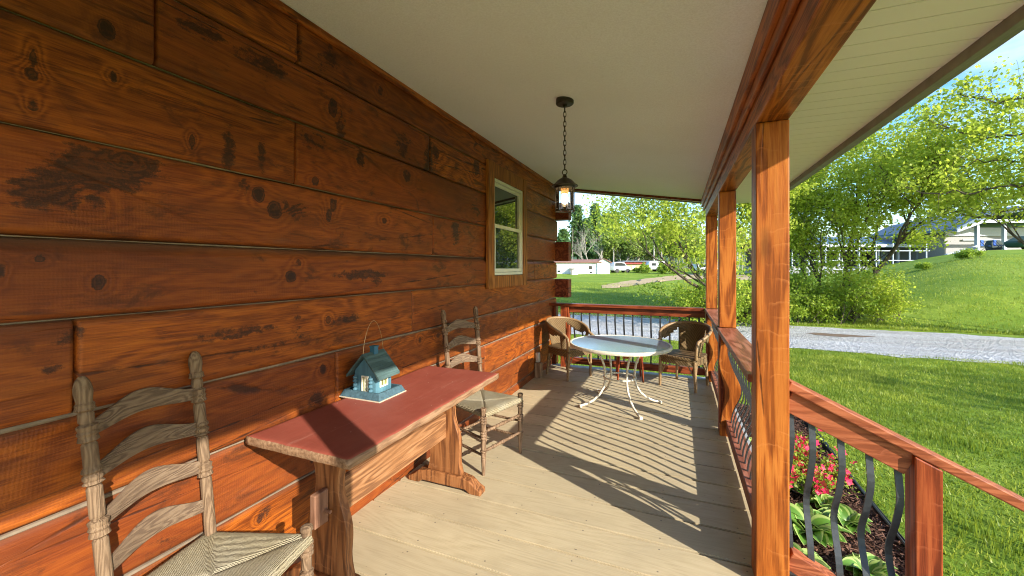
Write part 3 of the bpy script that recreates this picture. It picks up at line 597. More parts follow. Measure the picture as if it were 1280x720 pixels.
# beam
b = MB(); b.box(2.165, 2.300, -2.6, 6.07, 2.19, 2.44); b.build('beam', M['stain_y'], cabin, bevel=.006)
b = MB(); b.box(2.125, 2.163, -2.6, 6.30, 2.36, 2.475); b.box(2.145, 2.164, -2.6, 6.30, 2.30, 2.358); b.build('beam_trim', M['stain_y'], cabin, bevel=.004)
PX0, PX1 = 2.165, 2.300; POSTY = [.35, 2.21, 4.07, 5.93]
for i, y in enumerate(POSTY):
    zb = 0 if i < 2 else .966
    b = MB(); b.box(PX0, PX1, y, y + .13, zb, 2.188); b.build('post', M['stain'], cabin, bevel=.005)
def belly(t):   # t 0 bottom .. 1 top, outward offset
    return .085 * math.exp(-((t - .36) / .20) ** 2) - .022 * math.exp(-((t - .80) / .12) ** 2)
for y in POSTY[2:]:
    b = MB(); b.box(PX0, PX0 + .06, y + .01, y + .13, 0, .92); b.build('lower_post', M['red_z'], cabin, bevel=.004)
    pr_ = []; zs_ = np.linspace(.11, .915, 36)
    for z in zs_: pr_.append((2.172 + max(0, belly((z - .14) / .78)) * .35 + .012*math.sin((z-.1)*9), z))
    for z in zs_[::-1]: pr_.append((2.262 + belly((z - .14) / .78) * .85, z))
    b = MB(); b.prism(pr_, lambda a, c_, d: (a, d, c_), y - .028, y + .008)
    b.box(PX0, PX0 + .075, y - .028, y + .008, 0, .108)
    b.build('scroll_board', M['stain'], cabin, bevel=.004)
# window
wnd = MB()
wnd.box(.003, .036, 3.708, 3.86, 1.285, 2.612); wnd.box(.003, .036, 4.72, 4.853, 1.285, 2.612)
wnd.box(.003, .034, 3.862, 4.718, 1.285, 1.418); wnd.box(.003, .034, 3.862, 4.718, 2.462, 2.612)
win = wnd.build('window', M['casing'], cabin, bevel=.004)
def fr(b, y0, y1, z0, z1, w_, x0, x1):
    b.box(x0, x1, y0, y0 + w_, z0, z1); b.box(x0, x1, y1 - w_, y1, z0, z1); b.box(x0, x1 - .001, y0 + w_, y1 - w_, z0, z0 + w_); b.box(x0, x1 - .001, y0 + w_, y1 - w_, z1 - w_, z1)
b = MB(); fr(b, 3.864, 4.716, 1.422, 2.458, .03, -.05, .022); fr(b, 3.896, 4.684, 1.94, 2.424, .034, -.035, .0); fr(b, 3.896, 4.684, 1.456, 1.975, .038, -.02, .012)
b.build('sash', M['white'], win, bevel=.002)
b = MB(); b.box(-.027, -.022, 3.93, 4.65, 1.97, 2.392); b.box(-.010, -.005, 3.932, 4.648, 1.49, 1.94); b.build('pane', M['pane'], win)
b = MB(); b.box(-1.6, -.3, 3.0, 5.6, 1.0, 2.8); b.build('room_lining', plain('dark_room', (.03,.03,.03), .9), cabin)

# deck
b_v, b_f, b_r = [], [], []; edges = []; y = -1.6 + .2635 * 0
Y0 = 1.807 - .2635 * 14
k = 0
while True:
    ya, yb = Y0 + .2635 * k + .006, Y0 + .2635 * (k + 1) - .006
    if ya > 6.0: break
    yb = min(yb, 6.0); bb = MB(); bb.box(-.03, 2.36, ya, yb, -.035, 0 + .0012 * math.sin(k * 2.4))
    bm_ = bmesh.new(); me_ = bpy.data.meshes.new('t'); me_.from_pydata(bb.v, [], bb.f); bm_.from_mesh(me_); bmesh.ops.bevel(bm_, geom=bm_.edges[:], offset=.004, segments=2, affect='EDGES'); bm_.to_mesh(me_); bm_.free()
    o_ = len(b_v); b_v += [tuple(v.co) for v in me_.vertices]; b_f += [tuple(o_ + i for i in p.vertices) for p in me_.polygons]; b_r += [random.random()] * len(me_.vertices); bpy.data.meshes.remove(me_); k += 1
me = bpy.data.meshes.new('deck_floor'); me.from_pydata(b_v, [], b_f); me.materials.append(M['deck']); a = me.attributes.new('rnd', 'FLOAT', 'POINT'); a.data.foreach_set('value', b_r)
o = bpy.data.objects.new('deck_floor', me); COL.objects.link(o); tag(o, 'pale tan painted board deck of the porch', kind='structure')
b = MB(); b.box(-.03, 2.36, 6.004, 6.15, -.06, -.004); b.box(-.03, 2.40, 6.10, 6.14, -.30, -.062); b.box(2.362, 2.40, -1.9, 6.095, -.30, -.004); 
tag(b.build('deck_skirt', M['deck_trim'], None, bevel=.003), 'grey trim board round the deck edge', kind='structure')
b = MB()
for i in range(3): b.box(2.405 + i * .27, 2.405 + (i + 1) * .27, .5, 2.18, -.6, -.15 - i * .15 + .0)
tag(b.build('porch_steps', M['deck_trim'], None, bevel=.004), kind='structure')

# ------------------------------------------------------------------ railings
def bal_path(z0, z1, fn, n=22):
    return [fn(belly(i / (n - 1)), z0 + (z1 - z0) * i / (n - 1)) for i in range(n)]
def flatbar(b, path, side, wd=.022, th=.007, outward=(1, 0, 0)):
    s = Vector(side) * wd / 2; o = Vector(outward) * th / 2; vs = []; n = len(path)
    for p in path:
        p = Vector(p); vs += [p - s - o, p + s - o, p + s + o, p - s + o]
    fs = [(i*4+k, i*4+(k+1) % 4, (i+1)*4+(k+1) % 4, (i+1)*4+k) for i in range(n-1) for k in range(4)] + [(3,2,1,0), tuple((n-1)*4+k for k in range(4))]
    b.add(vs, fs)
def side_rail(ya, yb, label):
    t = thing('porch_railing', (2.235, (ya + yb) / 2, 0), 0, label, 'railing', 'side railing sections between the porch posts'); ym = (ya + yb) / 2; h = (yb - ya) / 2
    b = MB(); b.box(-.085, .07, -h - (.14 if yb > 3 and ya > 3.9 else 0) , h + (.135 if yb < 4.5 else .07), .922, .963); b.build('top_rail', M['red_y'], t, bevel=.005)
    b = MB(); b.box(-.02, .02, -h, h, .845, .920); b.build('sub_rail', M['red_y'], t, bevel=.003)
    b = MB(); b.box(-.02, .085, -h, h, .055, .15); b.build('bottom_rail', M['red_y'], t, bevel=.004)
    n = 15
    for i in range(n):
        y = -h + (i + .5) * 2 * h / n; b = MB(); flatbar(b, bal_path(.151, .93, lambda o, z: (.012 + o, 0, z)), (0, 1, 0)); q = b.build('baluster', M['iron'], t); q.location = (0, y, 0)
    return t
side_rail(2.342, 4.04, 'red brown side railing section with bellied iron balusters between the two nearer posts')
side_rail(4.202, 5.90, 'red brown side railing section with bellied iron balusters nearest the far corner')
t = thing('porch_railing', (1.08, 6.0, 0), 0, 'red brown railing across the far end of the porch behind the round table', 'railing')
b = MB(); b.box(-1.13, 1.065, -.07, .07, .922, .963); b.build('top_rail', M['red_x'], t, bevel=.005)
b = MB(); b.box(-.78, 1.08, -.02, .02, .830, .920); b.build('sub_rail', M['red_x'], t, bevel=.003)
b = MB(); b.box(-.78, 1.08, -.02, .075, .055, .150); b.build('bottom_rail', M['red_x'], t, bevel=.004)
b = MB(); b.box(-.915, -.785, -.05, .06, -.0, .920); b.build('newel', M['red_z'], t, bevel=.005)
for i in range(15):
    x = -.725 + i * .1235; b = MB(); flatbar(b, bal_path(.151, .90, lambda o, z: (0, .012 + o, z)), (1, 0, 0), outward=(0, 1, 0)); q = b.build('baluster', M['iron'], t); q.location = (x, 0, 0)
# stair railing, sloping outwards from the near post
SLP = -.497
def sz(x): return .962 + SLP * (x - 2.32)
t = thing('stair_railing', (2.8, 2.305, -.6), 0, 'sloping red brown stair handrail with dark iron balusters leading down to the lawn', 'railing')
def L3(x, y, z): return (x - 2.8, y - 2.305, z + .6)
b = MB(); b.beam(L3(2.302, 2.29, sz(2.302) - .022), L3(3.125, 2.29, sz(3.125) - .022), .10, .042); b.build('top_rail', M['stair_x'], t, bevel=.006)
b = MB(); b.beam(L3(2.302, 2.285, sz(2.302) - .098), L3(2.752, 2.285, sz(2.752) - .098), .045, .10); b.build('sub_rail', M['stair_x'], t, bevel=.004)
b = MB(); b.beam(L3(2.302, 2.275, sz(2.302) - .84), L3(2.752, 2.275, sz(2.752) - .84), .07, .085); b.build('bottom_rail', M['stair_x'], t, bevel=.004)
b = MB(); b.prism([(2.755, -.6), (2.845, -.6), (2.845, sz(2.845) - .048), (2.755, sz(2.755) - .048)], lambda a, c_, d: L3(a, d, c_), 2.235, 2.325); b.build('newel', M['stair_newel'] if 'stair_newel' in M else M['red_z'], t, bevel=.005)
for x in (2.318, 2.402, 2.512, 2.615, 2.716):
    b = MB(); z1 = sz(x) - .135; z0 = sz(x) - .80
    flatbar(b, bal_path(z0, z1, lambda o, z: L3(x, 2.285 + o, z)), (1, 0, 0), .026, .007, (0, 1, 0)); b.build('baluster', M['iron'], t)

# ------------------------------------------------------------------ ladder-back chairs
def turned(b, p0, p1, r, beads, finial=False, foot=True, seg=14):
    ln = (Vector(p1) - Vector(p0)).length; prof = []; N_ = 160
    for i in range(N_ + 1):
        t = i / N_; rr = r
        for c_ in beads:
            u = (t - c_) * ln
            for k in (-.020, 0., .020):
                q = abs(u - k)
                if q < .0085: rr = max(rr, r * .92 + .0085 * math.sqrt(max(0, 1 - (q / .0085) ** 2)))
            if .026 < abs(u) < .032: rr = min(rr, r * .78)
        if finial:
            u = (1 - t) * ln
            if u < .085: rr = r * 1.18 * math.sqrt(max(0, 1 - ((.05 - u) / .052) ** 2)) if u < .05 else r * (1.18 - .25 * (u - .05) / .035)
        if foot and t * ln < .16: rr = min(rr, r * (.62 + .38 * t * ln / .16))
        prof.append((max(rr, .0005), t))
    b.lathe(prof, seg, a=p0, b=p1)
def ladder_chair(loc, rz, label, mats):
    wood_, slat_, rung_ = mats
    t = thing('ladder_back_chair', loc, rz, label, 'chair')
    wb, wf, dep, H, lean, hs = .175, .222, .385, 1.165, .085, .445
    for s_ in (-1, 1):
        b = MB(); turned(b, (.055, s_ * (wb - .004), 0), (-lean, s_ * (wb + .014), H), .0195, [.60, .735, .85, .93], True); b.build('back_leg', wood_, t, smooth=True)
        b = MB(); turned(b, (dep, s_ * wf, 0), (dep, s_ * wf, hs + .02), .019, [.33, .62, .86], False)
        b.lathe([(.019, 0), (.0235, .01), (.0215, .022), (.0005, .028)], 14, c=(dep, s_ * wf, hs + .018)); b.build('front_leg', wood_, t, smooth=True)
    xr = lambda z: .055 - (lean + .055) * z / H
    for zc in (.565, .715, .865, 1.0):
        b = MB(); n = 22; V = []
        hump = .034
        for i in range(n + 1):
            s_ = -1 + 2 * i / n; y = s_ * (wb + .008); bow = -.030 * (1 - s_ * s_); wv = hump * (math.cos(s_ * math.pi) * .5 + .5)
            dpt = .029 + .006 * math.cos(s_ * math.pi)
            zt, zb = zc + wv + dpt, zc + wv * .85 - dpt
            for z in (zb, zt):
                x = xr(z) + bow; V += [(x - .004, y, z), (x + .005, y, z)]
        fs = []
        for i in range(n):
            a = i * 4; c_ = a + 4; fs += [(a, c_, c_ + 2, a + 2), (a + 1, a + 3, c_ + 3, c_ + 1), (a + 2, c_ + 2, c_ + 3, a + 3), (a, a + 1, c_ + 1, c_)]
        fs += [(0, 2, 3, 1), (4*n, 4*n+1, 4*n+3, 4*n+2)]
        b.add(V, fs); b.build('slat', slat_, t, bevel=.002, smooth=True)
    # rungs
    def rung(p0, p1, r=.0105, turned_=False):
        b = MB(); prof = []
        for i in range(41):
            q = i / 40; rr = r * (.65 + .35 * math.sin(math.pi * q) ** .5)
            if turned_:
                for c_ in (.25, .5, .75):
                    rr += .004 * math.exp(-((q - c_) / .02) ** 2)
            prof.append((rr, q))
        b.lathe(prof, 10, a=p0, b=p1); b.build('rung', rung_, t, smooth=True)
    for z in (.17, .31): rung((dep, -wf, z), (dep, wf, z), .0125, True)
    for z in (.14, .26):
        for s_ in (-1, 1): rung((xr(z), s_ * wb, z), (dep, s_ * wf, z))
    rung((xr(.2), -wb, .2), (xr(.2), wb, .2))
    # rush seat: four wedges, cords parallel to each rail
    b = MB(); cs = [(-.01, -wb), (dep + .012, -wf), (dep + .012, wf), (-.01, wb)]; cen = (dep * .47, 0)
    V, Fc, cord = [], [], []
    for k in range(4):
        p, q = Vector(cs[k]), Vector(cs[(k + 1) % 4]); ctr = Vector(cen); nrm = Vector((-(q - p).y, (q - p).x)).normalized(); n, m_ = 14, 14; st = len(V)
        for i in range(n + 1):
            for j in range(m_ + 1):
                u = i / n; base_ = p.lerp(q, j / m_); pt = base_.lerp(ctr, u); dist = abs((pt - p).dot(nrm))
                zed = hs + .010 - .016 * (1 - (1 - u) ** 2) + .010 * math.sin(min(1, u * 6) * math.pi / 2) - .004 * u
                # groove on the diagonals
                dg = min(j / m_, 1 - j / m_) * (1 - u) * (q - p).length; zed -= .010 * math.exp(-(dg / .012) ** 2)
                V.append((pt.x, pt.y, zed)); cord.append(dist)
        for i in range(n):
            for j in range(m_): a = st + i * (m_ + 1) + j; Fc.append((a, a + 1, a + m_ + 2, a + m_ + 1))
        st = len(V)   # rolled rail + underside
        prev = None
        for a_ in range(9):
            an = math.pi * a_ / 8; r_ = .020
            for j in range(m_ + 1):
                pt = p.lerp(q, j / m_) - nrm * math.sin(an) * .014 * (1 if nrm.dot(ctr - p) > 0 else -1); V.append((pt.x, pt.y, hs - .010 + math.cos(an) * r_)); cord.append(a_ * .004)
        for a_ in range(8):
            for j in range(m_): a = st + a_ * (m_ + 1) + j; Fc.append((a, a + 1, a + m_ + 2, a + m_ + 1))
    fastmesh('seat', V, Fc, M['rush'], t, {'cord': cord}, smooth=True)
    b = MB(); b.prism([(0, -wb + .01), (dep, -wf + .01), (dep, wf - .01), (0, wb - .01)], lambda a, c_, d: (a, c_, d), hs - .028, hs - .018); b.build('seat_underside', M['rush'], t)
    return t
ladder_chair((.155, .848, 0), .245, 'weathered grey ladder back chair with woven rush seat, nearest the camera beside the red bench', (M['grey_wood'], M['grey_slat'], M['brown_turned']))
ladder_chair((.21, 2.938, 0), -.275, 'brown ladder back chair with rush seat against the log wall beyond the red bench', (M['brown_turned'], M['grey_slat'], M['brown_turned']))

# ------------------------------------------------------------------ trestle bench
t = thing('trestle_bench', (.34, 1.90, 0), 0, 'narrow trestle table with worn red painted top against the log wall', 'table')
n1, n2 = 34, 80; xs_ = np.linspace(-.30, .30, n1); ys_ = np.linspace(-.69, .725, n2); V, Fc, E_ = [], [], []
for x in xs_:
    for y in ys_:
        e = max(abs(x) / .30 - .0, 0); ex = (.30 - abs(x)); ey = min(y + .69, .725 - y); d = min(ex, ey); V.append((x + .0025 * math.sin(y * 31) * (ex < .001), y + .002 * math.sin(x * 40) * (ey < .001), .752 - .004 * math.exp(-d / .004) - (.0022 * math.exp(-((x + .08) / .002) ** 2)))); E_.append(1 - d * 22)
for i in range(n1 - 1):
    for j in range(n2 - 1): a = i * n2 + j; Fc.append((a, a + n2, a + n2 + 1, a + 1))
bl = len(V); per = [(i, 0) for i in range(n1)] + [(n1 - 1, j) for j in range(1, n2)] + [(i, n2 - 1) for i in range(n1 - 2, -1, -1)] + [(0, j) for j in range(n2 - 2, 0, -1)]
for i, j in per: q = V[i * n2 + j]; V.append((q[0] * 1.004, q[1] * 1.002, .722)); E_.append(1.3)
for i, j in per: q = V[i * n2 + j]; V.append((q[0] * .992, q[1] * .997, .712)); E_.append(1.3)
m_ = len(per)
for k in range(m_):
    a = per[k][0] * n2 + per[k][1]; c_ = per[(k + 1) % m_][0] * n2 + per[(k + 1) % m_][1]; k2 = (k + 1) % m_
    Fc.append((a, bl + k, bl + k2, c_)); Fc.append((bl + k, bl + m_ + k, bl + m_ + k2, bl + k2))
o = fastmesh('tabletop', V, Fc, M['bench_top'], t, {'edge': E_})
b = MB(); b.box(-.296, .296, -.686, .72, .7105, .7125); b.build('tabletop_underside', M['bench_rail'], t)
def leg_prof():
    ctrl = [(.71, .100), (.66, .096), (.60, .070), (.54, .058), (.48, .060), (.42, .078), (.36, .098), (.30, .106), (.24, .100), (.18, .098), (.12, .112), (.10, .118)]
    zs = [c[0] for c in ctrl][::-1]; ws = [c[1] for c in ctrl][::-1]
    zz = np.linspace(.10, .71, 40); ww = np.interp(zz, zs, ws); ww = np.convolve(np.pad(ww, 2, 'edge'), np.ones(5) / 5, 'valid')
    return list(zip(zz, ww))
for yl in (-.50, .50):
    P_ = leg_prof(); o_ = [(w_ * 1.15, z) for z, w_ in P_] + [(-w_ * 1.15, z) for z, w_ in reversed(P_)]
    b = MB(); b.prism(o_, lambda a, c_, d: (a, d, c_), yl - .022, yl + .022); lg = b.build('leg', M['bench_leg'], t, bevel=.004)
    f_ = [(-.285, 0), (-.20, 0), (-.17, .022), (.17, .022), (.20, 0), (.285, 0), (.285, .03), (.245, .05), (.20, .085), (.13, .10), (-.13, .10), (-.20, .085), (-.245, .05), (-.285, .03)]
    b = MB(); b.prism(f_, lambda a, c_, d: (a, d, c_), yl - .04, yl + .04); b.build('foot', M['bench_leg'], t, bevel=.006)
    b = MB(); b.box(-.22, .22, yl - .03, yl + .03, .672, .711); b.build('cleat', M['bench_leg'], t, bevel=.003)
b = MB(); b.box(-.016, .016, -.478, .478, .34, .505); b.build('stretcher', M['bench_rail'], t, bevel=.004)
for s_ in (-1, 1):
    b = MB(); b.box(-.016, .016, s_ * .5 - .10 if s_ < 0 else .523, -.523 if s_ < 0 else .60, .35, .50); b.build('tenon', M['bench_wedge'], t, bevel=.006)
    for z in (.39, .46)[: (1 if s_ < 0 else 2)]:
        b = MB(); b.tube([(-.05, s_ * .545, z + .02), (.05, s_ * .545, z + .02)], .008, 8); b.build('peg', M['bench_wedge'], t, smooth=True)

# ------------------------------------------------------------------ blue birdhouse feeder
BL, BD, BR = (.085,.20,.26), (.05,.105,.135), (.06,.105,.105)
blue = wood('blue_paint', (.06,.14,.19), BL, (.12,.26,.32), 'Z', rings=4, rough=.6, knot=0, bump=.3)
dblue = plain('dark_blue_paint', BD, .7, 0, .35, 60, .5); roofm = wood('blue_grey_shingle', (.035,.065,.065), BR, (.09,.15,.15), 'Y', rings=10, rough=.7, knot=0, bump=.9)
t = thing('birdhouse', (.150, 1.900, .752), 0, 'small blue house shaped bird feeder standing on the red bench top', 'birdhouse')
b = MB(); b.box(-.148, .148, -.12, .12, 0, .006); b.build('base', plain('bare_board', (.5,.42,.32), .7), t, bevel=.001)
b = MB(); P8 = lambda x, y, z: [(-x, -y, z), (x, -y, z), (x, y, z), (-x, y, z)]
def ringwall(b, x0, y0, x1, y1, z0, z1, th):
    o_ = P8(x0, y0, z0) + P8(x1, y1, z1) + P8(x0 - th, y0 - th, z0) + P8(x1 - th, y1 - th, z1); fs = []
    for k in range(4):
        k2 = (k + 1) % 4; fs += [(k, k2, 4 + k2, 4 + k), (8 + k, 12 + k, 12 + k2, 8 + k2), (4 + k, 4 + k2, 12 + k2, 12 + k)]
    b.add(o_, fs)
ringwall(b, .143, .115, .125, .10, .0065, .042, .012); b.build('tray', dblue, t)
b = MB(); b.box(-.120, .120, -.097, .097, .0065, .014); b.build('seed_floor', M['dirt'], t)
bx0, bx1, by0, by1, zw = -.075, .075, -.068, .068, .150
b = MB(); b.add([(bx0, by0, .014), (bx1, by0, .014), (bx1, by0, zw), (0, by0, .232), (bx0, by0, zw), (bx0, by1, .014), (bx1, by1, .014), (bx1, by1, zw), (0, by1, .232), (bx0, by1, zw)],
  [(0, 1, 2, 3, 4), (9, 8, 7, 6, 5), (1, 6, 7, 2), (0, 4, 9, 5), (0, 5, 6, 1), (2, 7, 8, 3), (3, 8, 9, 4)]); b.build('wall', blue, t)
roofb = MB()
for s_ in (-1, 1):
    nrm = Vector((s_ * .082, 0, .0915)).normalized(); e0 = Vector((s_ * .118, 0, .112)); r0 = Vector((0, 0, .242)); d_ = r0 - e0
    u = [e0, r0, r0 + Vector((0, 0, .012)), e0 + Vector((s_ * .002, 0, .013))]
    roofb.add([(p.x, y_, p.z) for y_ in (-.092, .092) for p in u], [(3, 2, 1, 0), (4, 5, 6, 7), (0, 1, 5, 4), (1, 2, 6, 5), (2, 3, 7, 6), (3, 0, 4, 7)])
    for k in range(1, 7):
        q = e0.lerp(r0, k / 7) + Vector((0, 0, .0135)); roofb.beam((q.x, -.092, q.z), (q.x, .092, q.z), .004, .0025)
rf = roofb.build('roof', roofm, t)
b = MB(); b.box(-.016, .018, -.012, .022, .236, .282); b.box(-.019, .021, -.015, .025, .278, .286); b.build('chimney', plain('chimney_blue', (.03,.12,.19), .6), rf, bevel=.001)
cr_ = plain('cream_trim', (.78,.76,.62), .5); ye = plain('olive_pane', (.22,.22,.07), .3, 0, .4, 60)
b = MB(); fr2 = lambda b, y0, y1, z0, z1, w_: (b.box(.0752, .081, y0, y0 + w_, z0, z1), b.box(.0752, .081, y1 - w_, y1, z0, z1), b.box(.0752, .0805, y0 + w_, y1 - w_, z0, z0 + w_), b.box(.0752, .0805, y0 + w_, y1 - w_, z1 - w_, z1), b.box(.0752, .0795, (y0 + y1) / 2 - .002, (y0 + y1) / 2 + .002, z0, z1), b.box(.0752, .0793, y0 + w_, y1 - w_, (z0 + z1) / 2 - .0015, (z0 + z1) / 2 + .0015))
fr2(b, -.033, .033, .056, .142, .008); wn_ = b.build('window', cr_, t); b = MB(); b.box(.0751, .0765, -.025, .025, .064, .134); b.build('pane', ye, wn_)
b = MB(); b.box(-.022, -.013, -.075, -.0682, .016, .125); b.box(.017, .026, -.075, -.0682, .016, .125); b.box(-.013, .017, -.0748, -.0682, .117, .125); b.box(-.001, .004, -.073, -.0682, .016, .117); dr = b.build('door', cr_, t)
b = MB(); b.box(-.013, .017, -.0698, -.0683, .016, .117); b.build('pane', ye, dr)
for x in (-.058, .056):
    b = MB(); turned(b, (x, -.086, .012), (x, -.086, .130), .005, [.3, .7], foot=False, seg=8); b.build('column', blue, t, smooth=True)
b = MB(); hp = [(-.0, -.085 + .17 * i / 24, .25 + .185 * math.sin(math.pi * i / 24) ** .62) for i in range(25)]; b.tube(hp, .0017, 6); b.build('hanging_wire', plain('copper_wire', (.42,.27,.14), .4, .6), t, smooth=True)

# ------------------------------------------------------------------ hanging lantern
LX, LY = 1.116, 2.651; zc = cz(LX)
t = thing('hanging_lantern', (LX, LY, 1.88), 0, 'lit dark metal lantern hanging by a chain from the porch ceiling', 'lamp'); Z = lambda z: z - 1.88
b = MB(); b.lathe([(.0005, Z(zc - .052)), (.012, Z(zc - .05)), (.014, Z(zc - .036)), (.054, Z(zc - .033)), (.060, Z(zc - .027)), (.060, Z(zc - .004)), (.056, Z(zc + .012))], 28); b.build('canopy', M['bronze'], t, smooth=True)
b = MB(); zt, zb_ = zc - .05, 2.165; nl = 13; pitch = (zt - zb_) / nl
for i in range(nl):
    zc_ = zt - pitch * (i + .5); ax = i % 2; pp = []
    for k in range(14):
        a = 2 * math.pi * k / 14; r_ = .0095 * math.cos(a); zz = pitch * .66 * math.sin(a); pp.append(((r_ if ax else 0), (0 if ax else r_), Z(zc_ + zz)))
    b.tube(pp, .0024, 5, closed=True)
b.build('chain', M['bronze'], t, smooth=True)
b = MB(); b.tube([(.016 * math.cos(a), 0, Z(2.146) + .018 * math.sin(a)) for a in np.linspace(0, 2 * math.pi, 18, endpoint=False)], .0035, 6, closed=True); b.build('ring', M['bronze'], t, smooth=True)
b = MB(); b.lathe([(.088, Z(2.050)), (.090, Z(2.054)), (.070, Z(2.068)), (.050, Z(2.090)), (.030, Z(2.103)), (.018, Z(2.108)), (.012, Z(2.126)), (.007, Z(2.132)), (.0005, Z(2.134))], 28); b.build('cap', M['bronze'], t, smooth=True)
b = MB(); b.lathe([(.068, Z(2.036)), (.070, Z(2.036)), (.070, Z(2.050)), (.0005, Z(2.0505))], 24)
for zz in (1.884,): b.tube([(.064 * math.cos(a), .064 * math.sin(a), Z(zz)) for a in np.linspace(0, 2 * math.pi, 28, endpoint=False)], .0042, 6, closed=True)
for k in range(8):
    a = math.pi / 8 + k * math.pi / 4; b.tube([(.064 * math.cos(a), .064 * math.sin(a), Z(1.884)), (.064 * math.cos(a), .064 * math.sin(a), Z(2.04))], .0028, 6)
b.build('cage', M['bronze'], t, smooth=True)
b = MB(); b.lathe([(.060, Z(1.89)), (.060, Z(2.038))], 28); b.f = [f for f in b.f if len(f) == 4]; b.m = b.m[:len(b.f)]; b.build('glass', M['lamp_glass'], t, smooth=True)
b = MB(); b.lathe([(.024, Z(2.0)), (.026, Z(2.03)), (.026, Z(2.037))], 20); b.build('socket', M['amber'], t, smooth=True)
b = MB(); b.lathe([(.0005, Z(1.930)), (.016, Z(1.936)), (.023, Z(1.952)), (.023, Z(1.97)), (.017, Z(1.99)), (.015, Z(2.0))], 20); b.build('bulb', M['bulb'], t, smooth=True)

# ------------------------------------------------------------------ round patio table
t = thing('patio_table', (1.225, 4.56, 0), 0, 'round glass topped patio table with curved cream metal legs', 'table'); TR, TZ = .545, .672
b = MB(); b.lathe([(.0005, TZ - .006), (TR - .022, TZ - .006), (TR - .022, TZ), (.0005, TZ)], 64); b.build('glass_top', M['table_glass'], t)
b = MB(); b.lathe([(TR - .025, TZ - .030), (TR - .004, TZ - .030), (TR, TZ - .022), (TR, TZ - .004), (TR - .006, TZ + .004), (TR - .022, TZ + .004), (TR - .024, TZ + .0005), (TR - .025, TZ - .030)], 64); b.f = [f for f in b.f if len(f) == 4]; b.m = b.m[:len(b.f)]; b.build('rim', M['cream_metal'], t, smooth=True)
AN = [math.atan2(y, x) for x, y in ((-.47, -.33), (.273, -.41), (.436, .21), (-.295, .347))]
for a in AN:
    u = Vector((math.cos(a), math.sin(a), 0)); cp = [(.33, .655), (.275, .60), (.215, .52), (.185, .44), (.172, .36), (.168, .28), (.188, .20), (.235, .125), (.31, .065), (.39, .030), (.46, .018)]
    b = MB(); pts = []
    for i in range(len(cp) - 1):
        for k in range(4): f_ = k / 4; pts.append(tuple(u * (cp[i][0] * (1 - f_) + cp[i+1][0] * f_)) [:2] + (cp[i][1] * (1 - f_) + cp[i+1][1] * f_,))
    pts.append(tuple(u * .46)[:2] + (.018,)); b.tube(pts, .0125, 10); lg = b.build('leg', M['cream_metal'], t, smooth=True)
    b = MB(); e = u * .475; b.beam((u * .445)[:] [:2] + (.016,), e[:2] + (.014,), .038, .030); b.build('foot', M['cream_metal'], lg, bevel=.006)
b = MB(); b.tube([(.172 * math.cos(a), .172 * math.sin(a), .30) for a in np.linspace(0, 2 * math.pi, 36, endpoint=False)], .009, 8, closed=True)
for a in AN: b.tube([(.27 * math.cos(a), .27 * math.sin(a), .645), (0, 0, .645)], .010, 8)
b.build('brace_ring', M['cream_metal'], t, smooth=True)

